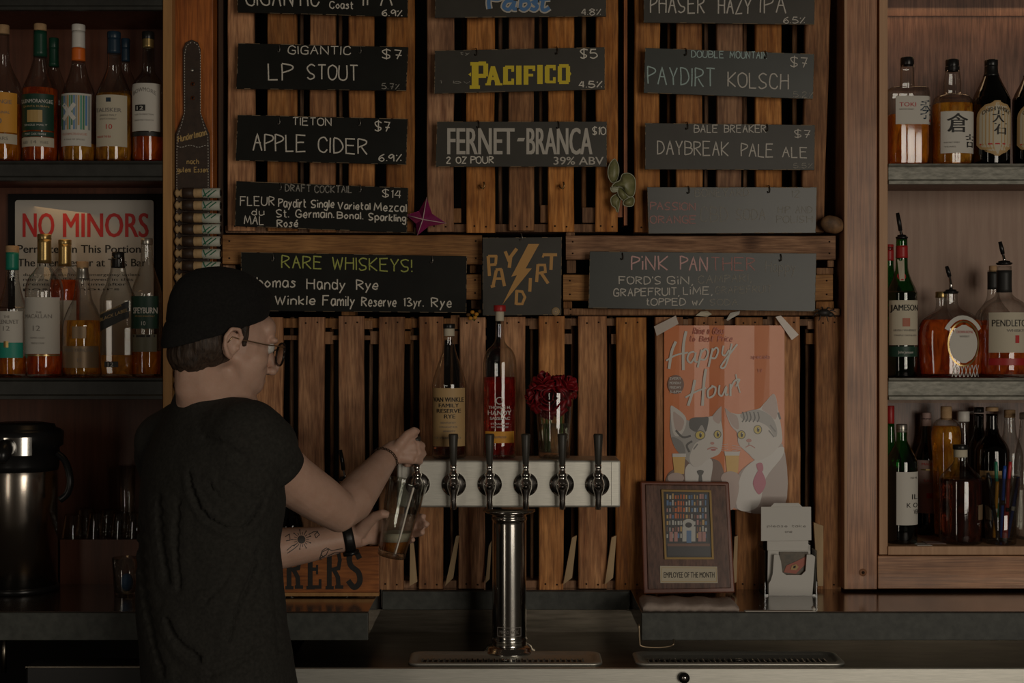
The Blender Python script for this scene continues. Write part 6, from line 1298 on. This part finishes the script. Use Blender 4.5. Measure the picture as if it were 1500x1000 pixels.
for i, v in enumerate(sh.v):
    dd = v.y-CY; px = 750+v.x/dd*FPX; py = 500-(v.z-CZ)/dd*FPX; n_ = sh.nor[i]; disp = .0035*noise.noise(Vector((px*.020, py*.008, dd*4)))+.0012*noise.noise(Vector((px*.06, py*.03, 3)))
    if n_.y < .25:
        best = 0
        for (x0, y0, x1, y1, w_, dep) in SEG:
            if abs(px-x0) > 26 or abs(py-y0) > 26: continue
            lx, ly = x1-x0, y1-y0; t_ = max(0, min(1, ((px-x0)*lx+(py-y0)*ly)/(lx*lx+ly*ly+1e-9))); ds = math.hypot(px-x0-lx*t_, py-y0-ly*t_)
            g_ = -dep*math.exp(-(ds/w_)**2)+dep*.45*math.exp(-((ds-w_*2.6)/(w_*1.5))**2)
            if abs(g_) > abs(best): best = g_
        disp += best
    sh.v[i] = v+n_*disp
sh.mat(SHIRT); SHO = sh.build('tshirt', PER)
cb = MB().mat(SHIRT); ax = (P(402, 690, 2.540)-P(384, 662, 2.515)).normalized(); c0 = P(402, 690, 2.540)
cb.tube([c0-ax*.030, c0-ax*.0295, c0+ax*.0012, c0+ax*.0025], [.0585, .0612, .0588, .0550], 36); cb.build('sleeve_cuff', SHO)
cb = MB().mat(SHIRT); rr_ = tring(316, 579, .0640, .0675, tilt=-.016); cb.smooth = True; cb.tube(rr_+[rr_[0]], .0038, 8); cb.build('collar', SHO)
# bracelet and watch
def band(c0, ax, r, fn): 
    ax = ax.normalized(); u = ax.cross(Vector((0, 0, 1))).normalized(); v = ax.cross(u)
    return lambda a, rr=0, h=0: c0+(u*math.cos(a)+v*math.sin(a))*(r+rr)+ax*h
ax = P(*RA[8][:3])-P(*RA[7][:3]); f = band(P(563, 674, 2.852)+Vector((0, 0, 0)), ax, .0285, None)
m = MB().mat(pm('dark bronze chain', (.10, .07, .05), rough=.3, metal=.8)); m.smooth = True
n_ = 30
for k in range(n_):
    a = 2*PI*k/n_; lnk = [f(a+.11*math.cos(t_*PI/4), .0016*math.sin(t_*PI/4)*(k % 2), .0030*math.sin(t_*PI/4)*(1-(k % 2)*.6)) for t_ in range(9)]
    m.tube(lnk, .0009, 5)
m.build('chain_bracelet', PER, kind=None)
ax = P(*LA[8][:3])-P(*LA[6][:3]); f = band(P(510, 787.5, 2.88), ax, .0272, None)
m = MB().mat(pm('watch strap black', (.012, .011, .010), rough=.4)); rg = []
for k in range(36):
    a = 2*PI*k/36; rg.append([f(a, -.002, -.0105), f(a, .0012, -.0105), f(a, .0020, -.004), f(a, .0020, .004), f(a, .0012, .0105), f(a, -.002, .0105)])
rg.append(rg[0]); m.loft(rg, cap=False); wt = m.build('wristwatch', PER)
m = MB().mat(SILV); m.smooth = True
for hh in (-.004, .005): m.tube([f(a, .0026, hh) for a in [PI*1.15+i*.12 for i in range(8)]], .0008, 6)
m.build('buckle_loops', wt); m = MB().mat(BLKP); m.tube([f(PI*.5, .001), f(PI*.5, .008)], .017, 24); m.build('watch_case', wt)
# trousers and shoes
tr = MB(); hz = P(322, 1060, 2.6)
tr.loft([[Vector((hz.x, hz.y, z))+RT*(a*math.cos(2*PI*k/30))+FT*(b_*math.sin(2*PI*k/30)) for k in range(30)] for z, a, b_ in ((.76, .16, .10), (.82, .172, .115), (.90, .170, .112), (.93, .165, .108))])
for s_ in (-1, 1):
    o = Vector((hz.x, hz.y, 0))+RT*(.085*s_); tr.tube([o+Vector((0, 0, .82)), o+Vector((0, 0, .62))+RT*.005*s_, o+FT*.02+Vector((0, 0, .46))+RT*.012*s_, o+Vector((0, 0, .28))+RT*.018*s_, o+Vector((0, 0, .06))+RT*.022*s_], [.088, .078, .062, .056, .052], 24)
fuse(tr, .008, 4).mat(DEN).build('trousers', PER)
for s_ in (-1, 1):
    o = Vector((hz.x, hz.y, 0))+RT*(.107*s_); m = MB(); m.tube([o-FT*.06+Vector((0, 0, .045)), o+Vector((0, 0, .05)), o+FT*.09+Vector((0, 0, .035)), o+FT*.17+Vector((0, 0, .028))], [.036, .045, .042, .026], 16); m.box(o.x-.001, o.x+.001, o.y-.001, o.y+.001, .0005, .01)
    m2_ = fuse(m, .005, 4)
    for i, v in enumerate(m2_.v): v.z = max(.0005, v.z)
    m2_.mat(BLKP).build('shoe', PER)
# ------------------------------------------------------------------ the tilted pint being filled
gb = P(573, 815, 2.885); gt = P(597, 704, 2.885); AX = (gt-gb); GLN = AX.length; AX.normalize(); U_ = Vector((0, 1, 0)); V_ = U_.cross(AX)
def grings(pr, n=40): return [[gb+AX*h+(V_*math.cos(2*PI*k/n)+U_*math.sin(2*PI*k/n))*r for k in range(n)] for r, h in pr]
t = thing('beer_glass', 'tilted pint glass part filled with pale beer under the first tap', 'glass', gb)
MB().mat(GLTW).loft(grings([(.010, .006), (.027, 0), (.029, .002), (.0285, .008), (.035, .08), (.0425, GLN-.004), (.0432, GLN), (.0412, GLN), (.0335, .08), (.0268, .012), (.01, .0105)])).build('glass', t)
z1, z2 = zat(792, 2.885), zat(779, 2.885)
def clipliq(name, zlo, zhi, mat_):
    bm = bmesh.new(); m = MB(); m.loft(grings([(.02, .0125), (.0264, .0135), (.0332, .08), (.037, .12)]))
    vs = [bm.verts.new(v) for v in m.v]; [bm.faces.new([vs[i] for i in f_]) for f_ in m.f]
    for z, nz in ((zhi, 1), (zlo, -1)):
        if z is None: continue
        g = bmesh.ops.bisect_plane(bm, geom=bm.verts[:]+bm.edges[:]+bm.faces[:], plane_co=(0, 0, z), plane_no=(0, 0, nz), clear_outer=True)
        bmesh.ops.holes_fill(bm, edges=[e for e in g['geom_cut'] if isinstance(e, bmesh.types.BMEdge)])
    bmesh.ops.recalc_face_normals(bm, faces=bm.faces[:]); bm.verts.ensure_lookup_table(); bm.verts.index_update()
    o = MB().mat(mat_); o.v = [v.co.copy() for v in bm.verts]; o.f = [tuple(v.index for v in f_.verts) for f_ in bm.faces]; o.fm = [0]*len(o.f); o.sm = [len(f_) < 6 for f_ in o.f]; bm.free()
    return o.build(name, t)
clipliq('beer', None, z1, BEER); clipliq('foam', z1+.0003, z2, pm('beer foam', (.70, .62, .48), (.78, .70, .56), 300, rough=.8, sss=.2, bump=.3))
m = MB().mat(thinglass('clear highlight', (.95, .85, .65), .35)); m.mat(pm('white highlight', (.92, .86, .74), rough=.25, spec=.8)); m.smooth = True
m.tube([tuple(v) for v in catmull([P(606, 714, 2.846), P(597, 745, 2.850), P(588.5, 778, 2.8535), P(579, 811, 2.8565)], 5)], [.0021]*6+[.0019]*6+[.0016]*4, 8)  # pale tube added as the highlight along the side of the glass
m.build('glass_highlight', t, label='bright thread standing in for a highlight on the glass')
